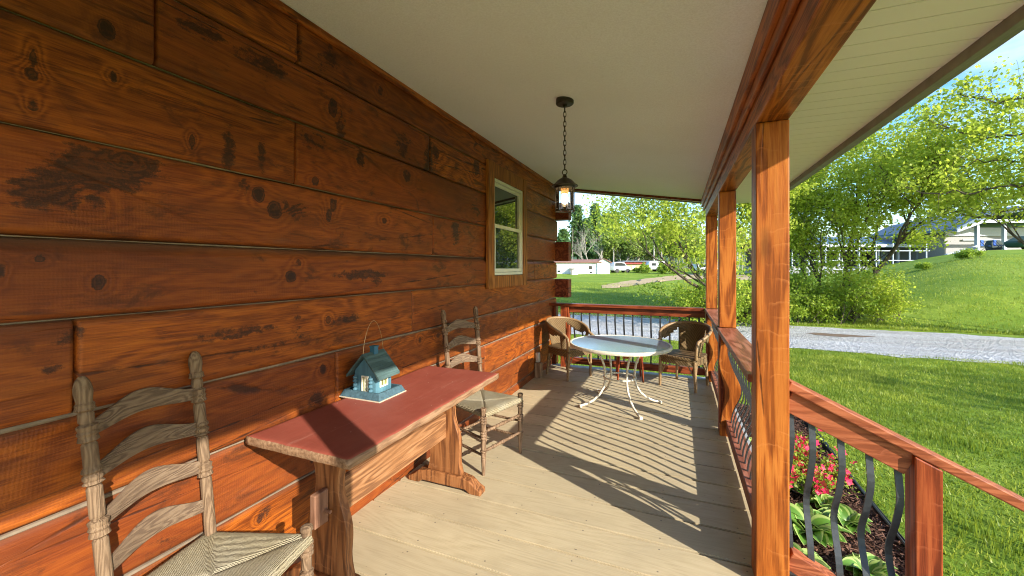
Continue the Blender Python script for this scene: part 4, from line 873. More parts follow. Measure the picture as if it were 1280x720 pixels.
# ------------------------------------------------------------------ wicker armchairs
def wicker_chair(loc, rz, label):
    t = thing('wicker_armchair', loc, rz, label, 'chair', 'wicker armchairs at the round table')
    def rimp(a, k=1.0):    # a: -1..1 front-left .. back .. front-right
        th = a * R(128); r_ = .285
        x = -math.cos(th) * r_ * 1.02; y = math.sin(th) * r_ * (1.06)
        h = .775 - .175 * (abs(a) ** 2.2); return Vector((x * k, y * k, h))
    NR = 48; rim = [rimp(-1 + 2 * i / NR) for i in range(NR + 1)]
    e0, e1 = rim[0], rim[-1]
    full = [Vector((.235, -.235, .40)), Vector((.25, -.245, .50)), Vector((.235, -.250, .565))] + rim + [Vector((.235, .250, .565)), Vector((.25, .245, .50)), Vector((.235, .235, .40))]
    b = MB(); b.tube(full, .019, 10); b.build('rim', M['wicker_rim'], t, smooth=True)
    b = MB(); V = []; nz = 12; Fs_ = []
    for i in range(NR + 1):
        a = -1 + 2 * i / NR; top = rim[i]; th = a * R(128); bot = Vector((-math.cos(th) * .225, math.sin(th) * .235, .40))
        for j in range(nz + 1):
            q = j / nz; p = bot.lerp(top, q); p.x -= .01 * math.sin(q * math.pi) * math.cos(th); V.append(tuple(p))
    for i in range(NR):
        a = abs(-1 + 2 * (i + .5) / NR)
        for j in range(nz):
            q = (j + .5) / nz
            if .30 < a < .88 and q < .70 + .12 * math.cos((a - .6) * 9) * (-1): continue
            k = i * (nz + 1) + j; Fs_.append((k, k + 1, k + nz + 2, k + nz + 1))
    b.add(V, Fs_); o = b.build('back', M['wicker'], t, smooth=True); md = o.modifiers.new('th', 'SOLIDIFY'); md.thickness = .012
    b = MB(); pts = [(-.20, -.20), (-.10, -.235), (.12, -.245), (.235, -.225), (.262, -.15), (.270, 0), (.262, .15), (.235, .225), (.12, .245), (-.10, .235), (-.20, .20), (-.235, .1), (-.235, -.1)]
    b.prism(pts, lambda a, c_, d: (a, c_, d), .372, .412); b.build('seat', M['wicker'], t, bevel=.012, smooth=True)
    b = MB(); b.prism([(x * .98, y * .98) for x, y in pts], lambda a, c_, d: (a, c_, d), .315, .371); b.build('apron', M['wicker'], t, bevel=.003)
    for x, y, x2, y2 in ((.225, -.215, .215, -.225), (.225, .215, .215, .225), (-.185, -.18, -.215, -.20), (-.185, .18, -.215, .20)):
        b = MB(); b.tube([(x, y, .37), ((x + x2) / 2, (y + y2) / 2, .18), (x2, y2, 0)], [.021, .019, .016], 10); b.build('leg', M['wicker_rim'], t, smooth=True)
        b = MB(); b.tube([(x2 * .98, y2 * .98, .14), (x * .62, y * .98, .31)], .007, 6); b.tube([(x2 * .98, y2 * .98, .14), (x * .98, y * .62, .31)], .007, 6); b.build('brace', M['wicker_rim'], t, smooth=True)
    return t
wicker_chair((.395, 5.52, 0), R(-30), 'tan wicker armchair in the corner by the log wall, left of the round table')
wicker_chair((1.90, 5.60, 0), R(-114), 'tan wicker armchair by the corner post, right of the round table')
# small stool under the far side of the table
t = thing('wooden_stool', (1.21, 5.66, 0), .2, 'small dark wooden stool half hidden behind the round table', 'stool')
b = MB(); b.box(-.17, .17, -.15, .15, .40, .43); b.build('seat', M['stain'], t, bevel=.006)
for x in (-.15, .15):
    for y in (-.13, .13): b = MB(); b.tube([(x * .95, y, .40), (x * 1.08, y * 1.08, 0)], [.016, .012], 10); b.build('leg', M['red_z'], t, smooth=True)
b = MB(); b.box(-.10, -.02, -.152, -.14, .30, .40); b.build('apron', M['stain'], t)

# outlet box on the wall foot
t = thing('outlet_box', (.0, 5.27, .0), 0, 'wooden block with grey weatherproof outlet cover at the foot of the log wall', 'outlet')
b = MB(); b.box(.006, .085, -.055, .055, 0, .20); b.build('block', wood('block_wood', (.14,.08,.045), (.28,.17,.10), (.36,.24,.15), 'Z', rings=5, rough=.7), t, bevel=.004)
b = MB(); b.box(.008, .062, -.035, .035, .204, .335); b.build('cover', plain('grey_cover', (.42,.41,.38), .5), t, bevel=.012)

# ------------------------------------------------------------------ flower bed
xs_ = np.linspace(2.2, 3.37, 40); ys_ = np.linspace(1.9, 7.0, 120); XX, YY = np.meshgrid(xs_, ys_); ZZ = -.575 + .02 * np.sin(XX * 9) * np.sin(YY * 7) + RNG.normal(size=XX.shape) * .006
V = np.stack([XX, YY, ZZ], -1).reshape(-1, 3); i = np.arange(119)[:, None] * 40 + np.arange(39)[None]
tag(fastmesh('mulch_bed', V, np.stack([i, i + 1, i + 41, i + 40], -1).reshape(-1, 4), M['mulch'], smooth=True), 'dark brown bark mulch bed beside the porch', kind='structure')
n = 16000; X = RNG.uniform(2.38, 3.36, n); Y = RNG.uniform(2.0, 6.9, n); Z_ = -.565 + RNG.uniform(0, .03, n); a = RNG.uniform(0, 6.28, n); l_ = RNG.uniform(.008, .028, n); w_ = RNG.uniform(.003, .007, n); tz = RNG.uniform(-.5, .5, n)
d = np.stack([np.cos(a) * l_, np.sin(a) * l_, tz * l_], -1); s_ = np.stack([-np.sin(a) * w_, np.cos(a) * w_, RNG.uniform(-.004, .004, n)], -1); P = np.stack([X, Y, Z_], -1)
V = np.stack([P - d - s_, P + d - s_ * .6, P + d + s_, P - d + s_ * .7], 1).reshape(-1, 3)
tag(fastmesh('mulch_chips', V, np.arange(4 * n).reshape(-1, 4), M['chip'], attrs={'tint': np.repeat(RNG.uniform(0, 1, n) ** 1.6, 4)}), 'loose bark mulch chips covering the flower bed', 'mulch', kind='stuff')
b = MB(); b.tube([(3.385 + .03 * math.sin(y * 1.3), y, -.53 + .01 * math.sin(y * 2.1)) for y in np.linspace(2.0, 7.1, 50)], .011, 6); b.beam((3.39, 2.0, -.575), (3.39, 7.1, -.575), .006, .09)
o = b.build('garden_edging', M['black_plastic'], None, smooth=True); tag(o, 'black plastic edging strip between mulch bed and lawn', 'edging')
def hosta(x, y, sc, n, seed, label):
    rg = random.Random(seed); V, Fc, rim_ = [], [], []
    for k in range(n):
        a = 2 * math.pi * (k * .381966) + rg.uniform(-.3, .3); ln = sc * rg.uniform(.75, 1.15); wd = ln * rg.uniform(.24, .32); el = rg.uniform(.5, 1.25) * (1 - .35 * k / n) ; st = len(V)
        ca, sa = math.cos(a), math.sin(a); nu, nv = 9, 6; tw = rg.uniform(-.3, .3)
        for i in range(nu + 1):
            u = i / nu; r_ = ln * (.12 + .88 * u) * math.cos(el * (1 - .75 * u)) ; z = ln * math.sin(el) * (u * 1.15 - .75 * u * u) + .02
            ww = wd * (math.sin(math.pi * min(1, u ** .75 * .98 + .02)) ** .8) * (1 if u < 1 else 0) + .003
            for j in range(nv + 1):
                q = -1 + 2 * j / nv; lx, ly = r_, q * ww; V.append((lx * ca - ly * sa, lx * sa + ly * ca, z + abs(q) ** 1.5 * ww * .45 + tw * ly)); rim_.append(max(abs(q), (u - .80) * 5 if u > .8 else 0))
        for i in range(nu):
            for j in range(nv): c_ = st + i * (nv + 1) + j; Fc.append((c_, c_ + 1, c_ + nv + 2, c_ + nv + 1))
    o = fastmesh('hosta_plant', V, Fc, M['hosta'], None, {'rim': np.clip(rim_, 0, 1)}, smooth=True); o.location = (x, y, -.575); tag(o, label, 'plant', 'hosta plants in the flower bed'); return o
def gp(px, py, z=-.5): q = un(px, py, 2, z); return q[0], q[1]
for k, (px, py, sc, n, lb) in enumerate([(998, 592, .30, 24, 'variegated hosta right below the pink azalea, beside the near post'), (1008, 640, .27, 24, 'variegated hosta in mulch midway down behind the first stair balusters'), (1060, 640, .27, 26, 'broad variegated hosta between the second and third stair balusters'),
        (1085, 700, .25, 20, 'variegated hosta lowest in the bed near the stair newel'), (1000, 690, .27, 20, 'variegated hosta lowest beside the near post'), (1030, 618, .22, 16, 'small variegated hosta behind the second stair baluster')]):
    x, y = gp(px, py, -.45); hosta(x, y, sc * .66, int(n * 1.5), 40 + k, lb)
for k, (x, y, lb) in enumerate([(2.72, 4.5, 'hosta seen through the side balusters closer to the near post'), (2.66, 5.2, 'hosta seen through the side balusters nearer the second post'), (2.75, 3.75, 'hosta tucked behind the near post under the side railing')]): hosta(x, y, .26, 24, 60 + k, lb)

# ------------------------------------------------------------------ foliage generators
def leafcloud(C_, size, n_per, spread, seed, up=.35):
    rg = np.random.default_rng(seed); C_ = np.asarray(C_); n = len(C_) * n_per
    P = np.repeat(C_, n_per, 0) + rg.normal(size=(n, 3)) * spread * np.array([1, 1, .75])
    a = rg.normal(size=(n, 3)); a /= np.linalg.norm(a, axis=1)[:, None]; nrm = rg.normal(size=(n, 3)) + np.array([0, 0, up * 2]); b_ = np.cross(nrm, a); b_ /= np.linalg.norm(b_, axis=1)[:, None] + 1e-9
    s1 = size * rg.uniform(.6, 1.3, n)[:, None]; s2 = s1 * rg.uniform(.5, .75, n)[:, None]
    V = np.stack([P - a * s1, P - b_ * s2 - a * s1 * .1, P + a * s1, P + b_ * s2 - a * s1 * .1], 1).reshape(-1, 3)
    cl = np.repeat(rg.uniform(0, 1, len(C_)), n_per); t_ = np.clip(.55 * cl + rg.uniform(-.1, .5, n), 0, 1)
    return V, np.arange(4 * n).reshape(-1, 4), np.repeat(t_, 4)
def grow(rg, p, d, ln, r, lev, out, tips, maxlev, spread=.6, lift=.12, nseg=5, kids=(3, 5), gnarl=.18, shrink=.62):
    path = [p.copy()]; rr = [r]; q = p.copy(); dd = d.copy()
    for i in range(nseg):
        dd = (dd + Vector((rg.gauss(0, gnarl), rg.gauss(0, gnarl), rg.gauss(0, gnarl) + lift * .3))).normalized(); q = q + dd * ln / nseg; path.append(q.copy()); rr.append(r * (1 - .62 * (i + 1) / nseg))
        if lev >= maxlev - 1: tips.append(tuple(q))
    out.append((path, rr))
    if lev < maxlev:
        for k in range(rg.randint(*kids)):
            f = rg.uniform(.3, 1.0); i = min(nseg - 1, int(f * nseg)); s = path[i].lerp(path[i + 1], f * nseg - i) if i < nseg else path[-1]
            side = Vector((rg.gauss(0, 1), rg.gauss(0, 1), rg.gauss(0, .6))); nd = (dd + side.normalized() * spread * rg.uniform(.7, 1.4) + Vector((0, 0, lift))).normalized()
            grow(rg, s, nd, ln * shrink * rg.uniform(.75, 1.2), rr[i] * .62, lev + 1, out, tips, maxlev, spread, lift, max(3, nseg - 1), kids, gnarl, shrink)
def make_tree(name, x, y, stems, maxlev, leafsize, nper, sp, seed, label, mat, bark, group=None, cat='tree', spread=.65, lift=.12, kids=(3, 5), limit=60000, gnarl=.18, shrink=.62, keep=None, lowfill=None, limbs=()):
    rg = random.Random(seed); t = thing(name, (x, y, Gz(x, y) - .05), 0, label, cat, group); out, tips, tips_l = [], [], []
    for (dx, dy, dz_, ln, r, ox, oy) in stems: grow(rg, Vector((ox, oy, 0)), Vector((dx, dy, dz_)).normalized(), ln, r, 0, out, tips, maxlev, spread, lift, 6, kids, gnarl, shrink)
    extra = []
    for pts_, r0 in limbs:
        P_ = [Vector(q) for q in pts_]; sm_ = []
        for i in range(len(P_) - 1):
            for k in range(6): sm_.append(P_[i].lerp(P_[i + 1], k / 6) + Vector((rg.gauss(0, .035), rg.gauss(0, .035), rg.gauss(0, .045))))
        sm_.append(P_[-1]); n_s = len(sm_); extra.append((sm_, [r0 * (1 - .8 * i / n_s) for i in range(n_s)])); o2, t2 = [], []
        for i in range(4, n_s):
            for k in range(1 + (i % 3 == 0)):
                side = Vector((rg.gauss(0, 1), rg.gauss(0, 1), rg.gauss(.25, .8))).normalized(); grow(rg, sm_[i], (side + (sm_[i] - sm_[i - 1]).normalized() * .5).normalized(), rg.uniform(.35, .85), .010, 2, o2, t2, 3, .6, .1, 4, (2, 3), .2)
        extra += [(p_, [max(.003, q) for q in r_]) for p_, r_ in o2]; limbtips = t2; tips_l.extend(t2)
    b = MB()
    for path, rr in extra: b.tube(path, rr, 5 if rr[0] > .03 else 3, cap=False)
    for path, rr in out:
        if keep and rr[0] < .058 and not keep(tuple(path[-1])): continue
        b.tube(path, rr, 6 if rr[0] > .03 else 4, cap=False)
    b.build('trunk', bark, t, smooth=True)
    if lowfill: tips += lowfill(rg)
    if keep: tips = [q for q in tips if keep(q)]
    rg.shuffle(tips); tips = tips_l + tips
    if nper:
        if len(tips) * nper > limit: tips = tips[: limit // nper]
        V, Fc, tn = leafcloud(tips, leafsize, nper, sp, seed); fastmesh('crown', V, Fc, mat, t, {'tint': tn})
    return t
# azalea
x, y = gp(1003, 590, -.35); t = thing('azalea_bush', (x, y, -.58), 0, 'azalea bush covered in bright pink red blossoms behind the stair railing', 'bush')
rg = random.Random(3); out, tips = [], []
for k in range(9): a = k * .7; grow(rg, Vector((0, 0, 0)), Vector((math.cos(a) * .6, math.sin(a) * .6, 1)).normalized(), .34, .008, 0, out, tips, 2, .6, .1, 4, (3, 4))
b = MB()
for pth, rr in out: b.tube(pth, [max(.0012, q) for q in rr], 4, cap=False)
b.build('stem', M['bark'], t)
V, Fc, tn = leafcloud(tips, .014, 8, .035, 5); fastmesh('foliage', V, Fc, M['leaf_dark'], t, {'tint': tn})
rgn = np.random.default_rng(9); tp = np.array(tips); sel = tp[rgn.permutation(len(tp))[:210]]; V, Fc, tt = [], [], []
for q in sel:
    c0 = q + rgn.normal(size=3) * .03; nrm = rgn.normal(size=3) + np.array([0, -.8, .8]); nrm /= np.linalg.norm(nrm); u = np.cross(nrm, [0, 0, 1.]); u /= np.linalg.norm(u) + 1e-9; v_ = np.cross(nrm, u)
    for k in range(5):
        a = k * 1.2566; dr_ = u * math.cos(a) + v_ * math.sin(a); sd = -u * math.sin(a) + v_ * math.cos(a); s = len(V); V += [c0, c0 + dr_ * .018 + sd * .013 + nrm * .007, c0 + dr_ * .034 + nrm * .011, c0 + dr_ * .018 - sd * .013 + nrm * .007]; Fc.append((s, s + 1, s + 2, s + 3)); tt += [rgn.random()] * 4
fastmesh('blossom', V, Fc, M['petal'], t, {'tint': tt})

# ------------------------------------------------------------------ roadside trees
def place(px, d): return at(px, d)
x, y = place(1048, 16.0)
make_tree('maple_tree', x, y, [(-.22, .1, 1, 4.3, .11, -.35, 0), (.05, .2, 1, 4.8, .10, 0, .1), (.30, -.1, 1, 4.4, .12, .35, 0), (.10, .1, 1, 4.0, .06, .55, .1), (-.5, -.1, 1, 3.6, .07, -.2, -.2)], 4, .062, 8, .20, 25,
          'multi stemmed spring green tree growing beyond the gravel road, right of the near post', M['leaf'], M['bark'], 'spring green trees beyond the gravel road', lift=.12, kids=(3, 5), gnarl=.11, limit=95000, lowfill=lambda rg: [(rg.gauss(-.3, 1.0), rg.gauss(0, .6), rg.uniform(1.0, 4.6)) for _ in range(650)], keep=lambda q: q[2] > 3.0 or (abs(q[0] + .2) < 1.7 and q[2] > .6))
x, y = place(925, 15.5)
make_tree('maple_tree', x, y, [(-.45, .1, 1, 3.9, .11, 0, 0), (-.85, .0, 1, 3.9, .09, -.1, .1), (-.1, .2, 1, 3.9, .10, .2, 0), (-.9, -.3, .7, 3.6, .07, -.1, -.1), (.25, .1, 1, 3.6, .08, .3, 0)], 4, .058, 6, .19, 33,
          'spring green tree with branches arching left, growing behind the porch posts', M['leaf'], M['bark'], 'spring green trees beyond the gravel road', lift=.08, kids=(3, 5), limit=36000, keep=lambda q: (q[0] * _c + q[1] * _s > -2.9 and (q[0] * 13 + q[1] * 7) % 1 < .8) or q[2] > 3.3)
x, y = at(1500, 10.5); tz_ = Gz(x, y) - .05
def lm(d, *pp): return [tuple(np.array([*at(px_, d_), CZ + (HY - py_) * d_ / F_PX]) - np.array([x, y, tz_])) for (px_, py_), d_ in zip(pp, d)]
LIMBS = [([(0, 0, 1.2)] + lm((10.8, 11.2, 11.6, 12.2), (1400, 205), (1290, 228), (1205, 241), (1140, 236)), .06), ([(0, 0, 1.4)] + lm((10.6, 11.4, 12, 12.6), (1400, 262), (1285, 258), (1225, 272), (1180, 262)), .05),
         ([(0, 0, 2.2)] + lm((10.6, 11.2, 11.8, 12.4), (1400, 170), (1295, 165), (1225, 172), (1160, 150)), .055), ([(0, 0, 2.6)] + lm((10.6, 11, 11.6, 12), (1400, 130), (1300, 118), (1245, 128), (1200, 118)), .05), ([(0, 0, 1.5)] + lm((10.4, 11, 11.4, 12), (1400, 235), (1300, 205), (1250, 200), (1190, 208)), .045)]
make_tree('maple_tree', x, y, [(-.50, .25, 1, 4.4, .08, 0, 0), (-.9, .3, .85, 4.6, .06, -.1, 0), (-.85, .55, .95, 4.4, .06, 0, .1), (.1, .1, 1, 4.6, .14, .1, 0), (-.9, .1, .95, 3.9, .05, 0, .6), (.6, -.1, 1, 3.6, .1, 0, 0)], 4, .058, 5, .17, 52,
          'large spring green tree whose dark branches reach in from the right edge', M['leaf'], M['bark'], 'spring green trees beyond the gravel road', lift=.06, kids=(3, 5), limit=40000, keep=lambda q: q[2] > 4.4, limbs=LIMBS)
def bush(px, d, rx, ry, h, n, seed, label, mat=None, ls=.05, nper=9, grp='shrubs under the roadside trees', name='shrub'):
    x, y = at(px, d); rg = random.Random(seed); t = thing(name, (x, y, Gz(x, y) - .03), 0, label, 'bush', grp); out, tips = [], []
    for k in range(n):
        a = rg.uniform(0, 6.28); q = math.sqrt(rg.random()); grow(rg, Vector((rx * q * math.cos(a), ry * q * math.sin(a), 0)), Vector((rg.gauss(0, .45), rg.gauss(0, .45), 1)).normalized(), h * rg.uniform(.4, .75), .018, 0, out, tips, 2, .8, .1, 4, (3, 5), .22)
    b = MB()
    for pth, rr in out: b.tube(pth, [max(.003, q) for q in rr], 4, cap=False)
    b.build('stem', M['bark'], t)
    V, Fc, tn = leafcloud(tips, ls, nper, .11, seed); V[:, 2] = np.maximum(V[:, 2], .03); fastmesh('crown', V, Fc, mat or M['leaf_dark'], t, {'tint': tn}); return t
bush(1020, 15.6, 1.2, .8, 1.9, 22, 71, 'dense leafy shrub at the road edge just right of the near post', None)
bush(1090, 15.8, 1.1, .7, 1.8, 18, 72, 'bright leafy shrub at the road edge under the multi stemmed tree', M['leaf'])
bush(890, 15.0, 1.3, .8, 1.9, 24, 73, 'bushy shrub at the road edge behind the far porch corner', None)
bush(945, 15.4, 1.1, .7, 1.8, 18, 74, 'leafy shrub seen between the porch posts', None)
bush(1212, 27, .5, .5, .6, 5, 75, 'tiny scrubby bush on the grassy bank at the right', None, .05, 8)
bush(1160, 26, .3, .3, .45, 4, 76, 'small tuft of leaves on the lawn left of the scrubby bush', None, .05, 8)

# shade tree off to the right whose shadow falls on the lawn
x, y = 16.5, 3.4
make_tree('maple_tree', x, y, [(0, 0, 1, 3.2, .16, 0, 0), (.2, .3, 1, 3.4, .12, 0, 0), (-.3, .3, 1, 3.4, .12, 0, 0)], 3, .08, 3, .3, 90, 'spring green tree on the lawn off to the right casting shade over the grass', M['leaf'], M['bark'], 'spring green trees beyond the gravel road', limit=16000)

# ------------------------------------------------------------------ far woods and single far trees
def conifer(px, d, ytop, seed, label):
    x, y = at(px, d); z0 = Gz(x, y); H = CZ + (HY - ytop) * d / F_PX - z0; t = thing('pine_tree', (x, y, z0 - .1), 0, label, 'tree', 'tall conifers behind the white house'); rg = random.Random(seed)
    b = MB(); b.tube([(0, 0, 0), (.1, 0, H * .5), (0, 0, H)], [H * .018, H * .012, .02], 6); tips = []; W_ = H * .21
    for k in range(210):
        f = .22 + .78 * (k / 210) ** .9; z = H * f; a = rg.uniform(0, 6.28); ln = W_ * (1 - f) ** .7 * rg.uniform(.55, 1.15) + .15
        e = Vector((math.cos(a) * ln, math.sin(a) * ln, z + ln * rg.uniform(-.05, .35))); b.tube([(0, 0, z), tuple(e)], [.05, .01], 3, cap=False)
        for m_ in range(5): q = Vector((0, 0, z)).lerp(e, .3 + .7 * m_ / 4); tips.append(tuple(q))
    b.build('trunk', M['bark'], t); V, Fc, tn = leafcloud(tips, .33, 4, .32, seed); fastmesh('crown', V, Fc, M['needle'], t, {'tint': tn})
for k, q in enumerate([(722, 92, 258, 'tallest broad dark conifer behind the white house'), (744, 96, 256, 'slim tall conifer just right of the tallest one behind the white house'), (757, 98, 268, 'second slim conifer behind the white house gable'), (768, 100, 265, 'rightmost dark conifer beside the bare trees'), (704, 88, 288, 'short bluish conifer beside the porch corner, leftmost'), (733, 90, 275, 'squat conifer between the two tall ones')]): conifer(*q[:3], 100 + k, q[3])
for k, (px, d, H, lb) in enumerate([(737, 78, 9.5, 'bare pale forked tree behind the white house ridge'), (752, 80, 9.0, 'bare pale leaning tree behind the white house gable')]):
    x, y = at(px, d); make_tree('bare_tree', x, y, [(.1, 0, 1, H * .5, .16, 0, 0), (-.25, 0, 1, H * .42, .12, .3, 0)], 3, .1, 0, .2, 130 + k, lb, M['leaf_far'], M['bark_pale'], 'bare trees behind the white house', lift=.25, kids=(4, 6), spread=.5)
for k, (px, d, yt, lb) in enumerate([(776, 82, 284, 'leafy light green tree behind the parked van'), (796, 84, 278, 'leafy light green tree left of the utility poles'), (812, 86, 282, 'leafy light green tree just behind the tallest utility pole'), (840, 84, 276, 'leafy light green tree right of the utility poles'), (862, 80, 280, 'leafy light green tree above the half hidden pale car'), (1200, 70, 268, 'leafy tree rising behind the white porch house, left one'), (1262, 72, 262, 'leafy tree rising behind the white porch house, right one')]):
    x, y = at(px, d); H = (CZ + (HY - yt) * d / F_PX - Gz(x, y)); make_tree('far_tree', x, y, [(.1, 0, 1, H * .55, .2, 0, 0), (-.3, 0, 1, H * .5, .15, .2, 0), (.35, 0, 1, H * .48, .15, -.2, 0)], 3, .26, 7, .5, 230 + k, lb, M['leaf_far'], M['bark_pale'], 'leafy trees beyond the lawn', lift=.2, kids=(4, 6), spread=.6)
# wood as one mass
rgn = np.random.default_rng(77); C_ = []
for k in range(150):
    px = rgn.uniform(560, 1420); d = rgn.uniform(88, 135); x, y = at(px, d); z0 = Gz(x, y)
    yt = np.interp(px, [560, 690, 760, 840, 940, 1050, 1180, 1300, 1420], [300, 300, 296, 282, 280, 285, 285, 275, 270]) + rgn.uniform(-6, 16)
    H = max(3, CZ + (HY - yt) * d / F_PX - z0); m_ = 30
    u = rgn.normal(size=(m_, 3)); u /= np.linalg.norm(u, axis=1)[:, None]; r_ = rgn.uniform(.35, 1, m_)[:, None] ** .5
    C_.append(np.array([x, y, z0 + H * .56]) + u * r_ * np.array([H * .26, H * .26, H * .44]))
C_ = np.concatenate(C_); V, Fc, tn = leafcloud(C_, .30, 9, .8, 78)
wo_ = fastmesh('woods', V, Fc, M['leaf_far'], None, {'tint': tn}); tag(wo_, 'distant wood of pale green spring trees along the horizon', 'woods', kind='stuff')
b = MB()
for k in range(90):
    px = rgn.uniform(690, 960); d = rgn.uniform(84, 110); x, y = at(px, d); z0 = Gz(x, y); H = rgn.uniform(6, 10); b.tube([(x, y, z0 - .2), (x + rgn.normal() * .4, y, z0 + H)], [.14, .04], 4, cap=False)
tag(b.build('woods', M['bark_pale'], None), 'thin pale trunks of the distant wood', 'woods', kind='stuff')
# distant ridge
n = 90; V = []; A_ = np.linspace(-1.3, 1.5, n)
for a in A_:
    for (d, h) in ((330, -5), (360, 14 + 5 * math.sin(a * 4) + 3 * math.sin(a * 11 + 1)), (460, 18 + 6 * math.sin(a * 3 + 1)), (620, -5)): V.append((CX + math.sin(a - TH) * d, math.cos(a - TH) * d, h))
Fc = [(i * 4 + j, (i + 1) * 4 + j, (i + 1) * 4 + j + 1, i * 4 + j + 1) for i in range(n - 1) for j in range(3)]
N = NT('far_forest_hill'); co = attr_noise(N); nn = N.noise(co, .12, 6, .7); N.bsdf(N.mix(nn, (.045,.085,.06), (.10,.15,.09)), .95, spec=.05); tag(fastmesh('hills', V, Fc, N.m, smooth=True), 'low wooded hills on the horizon', kind='structure')

# ------------------------------------------------------------------ buildings and things beyond the lawn
def frame_at(name, px, d, label, cat, yaw=0, group=None):
    x, y = at(px, d); return thing(name, (x, y, Gz(x, y)), TH + yaw, label, cat, group)
sc_ = lambda d: d / F_PX
roof_red = plain('brown_red_roof', (.24,.12,.09), .8, 0, .2, 2); glassd = glassy('dark_window', (.02,.03,.035), .1, 1.5)
# white house: long side + gable facing right
d = 62; k = sc_(d); t = frame_at('white_house', 728, d, 'small white house with reddish brown roof, left across the lawn', 'house', .0)
Lh, Wd, Hh = 70 * k, 24 * k, 14 * k
W = MB(); hx = 34 * k
gx = 18 * k    # gable block start
W.box(-60 * k, gx, 0, Wd * 1.2, -.6, Hh)
W.add([(gx, -.2, -.6), (hx, -.2, -.6), (hx, -.2, Hh), ((gx + hx) / 2, -.2, Hh + 5 * k), (gx, -.2, Hh), (gx, 8, -.6), (hx, 8, -.6), (hx, 8, Hh), ((gx + hx) / 2, 8, Hh + 5 * k), (gx, 8, Hh)], [(0, 1, 2, 3, 4), (9, 8, 7, 6, 5), (1, 6, 7, 2), (0, 4, 9, 5), (2, 7, 8, 3), (3, 8, 9, 4)])
W.build('wall', M['white_siding'], t)
b = MB(); b.prism([(-.4, Hh + .02), (Wd * .6, Hh + 4.2 * k), (Wd * 1.2 + .3, Hh + .02), (Wd * 1.2 + .3, Hh + .12), (Wd * .6, Hh + 4.5 * k), (-.4, Hh + .14)], lambda a, c_, e: (e, a, c_), -62 * k, gx + 6 * k)
gm = (gx + hx) / 2
b.prism([(gx - .3, Hh - .1), (gm, Hh + 5.2 * k), (hx + .3, Hh - .1), (hx + .3, Hh + .06), (gm, Hh + 5.6 * k), (gx - .3, Hh + .06)], lambda a, c_, e: (a, e, c_), -.45, 8.2); rf = b.build('roof', roof_red, t)
b = MB(); b.box(-18.6 * k, -17.4 * k, 1, 1.3, Hh, Hh + 8 * k); b.build('vent_pipe', M['white'], rf)
for (a, b_, c_, e) in ((8, 12, 6, 10), (9, 12, 1, 3), (-31, -28, 2, 4.5)):
    b = MB(); b.box(a * k, b_ * k, -.05, -.004, c_ * k, e * k); b.build('window', glassd, t)
b = MB(); b.box(-17 * k, -9 * k, -2.2, -.01, 6.6 * k, 7.2 * k); b.tube([(-16 * k, -2, 0), (-16 * k, -2, 6.6 * k)], .08, 6); b.build('awning', plain('grey_awning', (.22,.2,.18), .7), t)
b = MB(); b.box(-16 * k, -8 * k, -1.9, -.02, -.3, 3.2 * k); b.build('porch_step', M['white_siding'], t, bevel=.1)
# vehicles
def vehicle(px, d, label, body, ln, ht, yaw, cat='car', camper=False):
    t = frame_at('parked_van' if not camper else 'camper_trailer', px, d, label, cat, yaw)
    b = MB(); s = ln
    if camper: o_ = [(-s/2, .35), (-s/2, ht * .55), (-s*.42, ht * .92), (-s*.25, ht), (s*.28, ht), (s*.44, ht * .8), (s/2, ht*.5), (s/2, .35)]
    else: o_ = [(-s/2, .35), (-s/2, ht * .62), (-s*.46, ht * .95), (-s*.1, ht), (s*.14, ht * .93), (s*.28, ht * .62), (s*.47, ht * .52), (s/2, ht*.42), (s/2, .35)]
    b.prism(o_, lambda a, c_, e: (a, e, c_), -.9, .9); b.build('body', body, t, bevel=.09, smooth=True)
    b = MB()
    if camper:
        b.box(-s*.3, -s*.1, -.925, -.9, ht*.55, ht*.8); b.box(s*.1, s*.3, -.925, -.9, ht*.55, ht*.8)
    else: b.prism([(-s*.43, ht*.62), (-s*.41, ht*.88), (-s*.1, ht*.92), (s*.12, ht*.86), (s*.22, ht*.62)], lambda a, c_, e: (a, e, c_), -.925, .925)
    b.build('window', glassd, t)
    for x_ in ((-s*.3, s*.32) if not camper else (0, s*.1)):
        for y_ in (-.86, .86):
            b = MB(); b.lathe([(.33, 0), (.33, 1)], 16, a=(x_, y_ - .1, .33), b=(x_, y_ + .1, .33)); b.build('wheel', M['black_plastic'], t)
    return t
wpaint = plain('white_car_paint', (.72,.76,.80), .25, 0, .03); 
vehicle(775, 66, 'white van with blue tinted windows parked right of the white house', wpaint, 2.9, 1.75, .15)
vehicle(820, 68, 'rounded white camper trailer right of the round green bush', wpaint, 3.3, 1.75, 0, 'camper', True)
vehicle(882, 60, 'pale car half hidden behind leafy branches beyond the far porch corner', wpaint, 3.6, 1.4, .1)
# long red and yellow shed
d = 76; k = sc_(d); t = frame_at('long_shed', 802, d, 'long low shed with red upper band and yellow wall behind the camper', 'shed')
b = MB(); b.box(-24 * k, 22 * k, 0, 6, -.8, 7 * k); b.build('wall', plain('yellow_wall', (.55,.45,.22), .8), t)
b = MB(); b.box(-24.5 * k, 22.5 * k, -.3, 6.1, 7 * k, 10 * k); b.build('fascia', plain('red_band', (.30,.045,.03), .6), t)
b = MB(); b.box(-25 * k, 24 * k, -.6, 6.4, 10 * k, 11.3 * k); b.build('roof', plain('blue_grey_roof', (.12,.14,.18), .5), t)
for a in (-12, 2, 13): b = MB(); b.box(a * k, (a + 4) * k, -.04, -.003, 1 * k, 5 * k); b.build('door', M['white_siding'], t)
bush(803, 64, .7, .6, 1.3, 10, 140, 'round clipped green bush between the van and the camper', M['leaf_dark'], .12, 8, grp=None, name='round_bush')
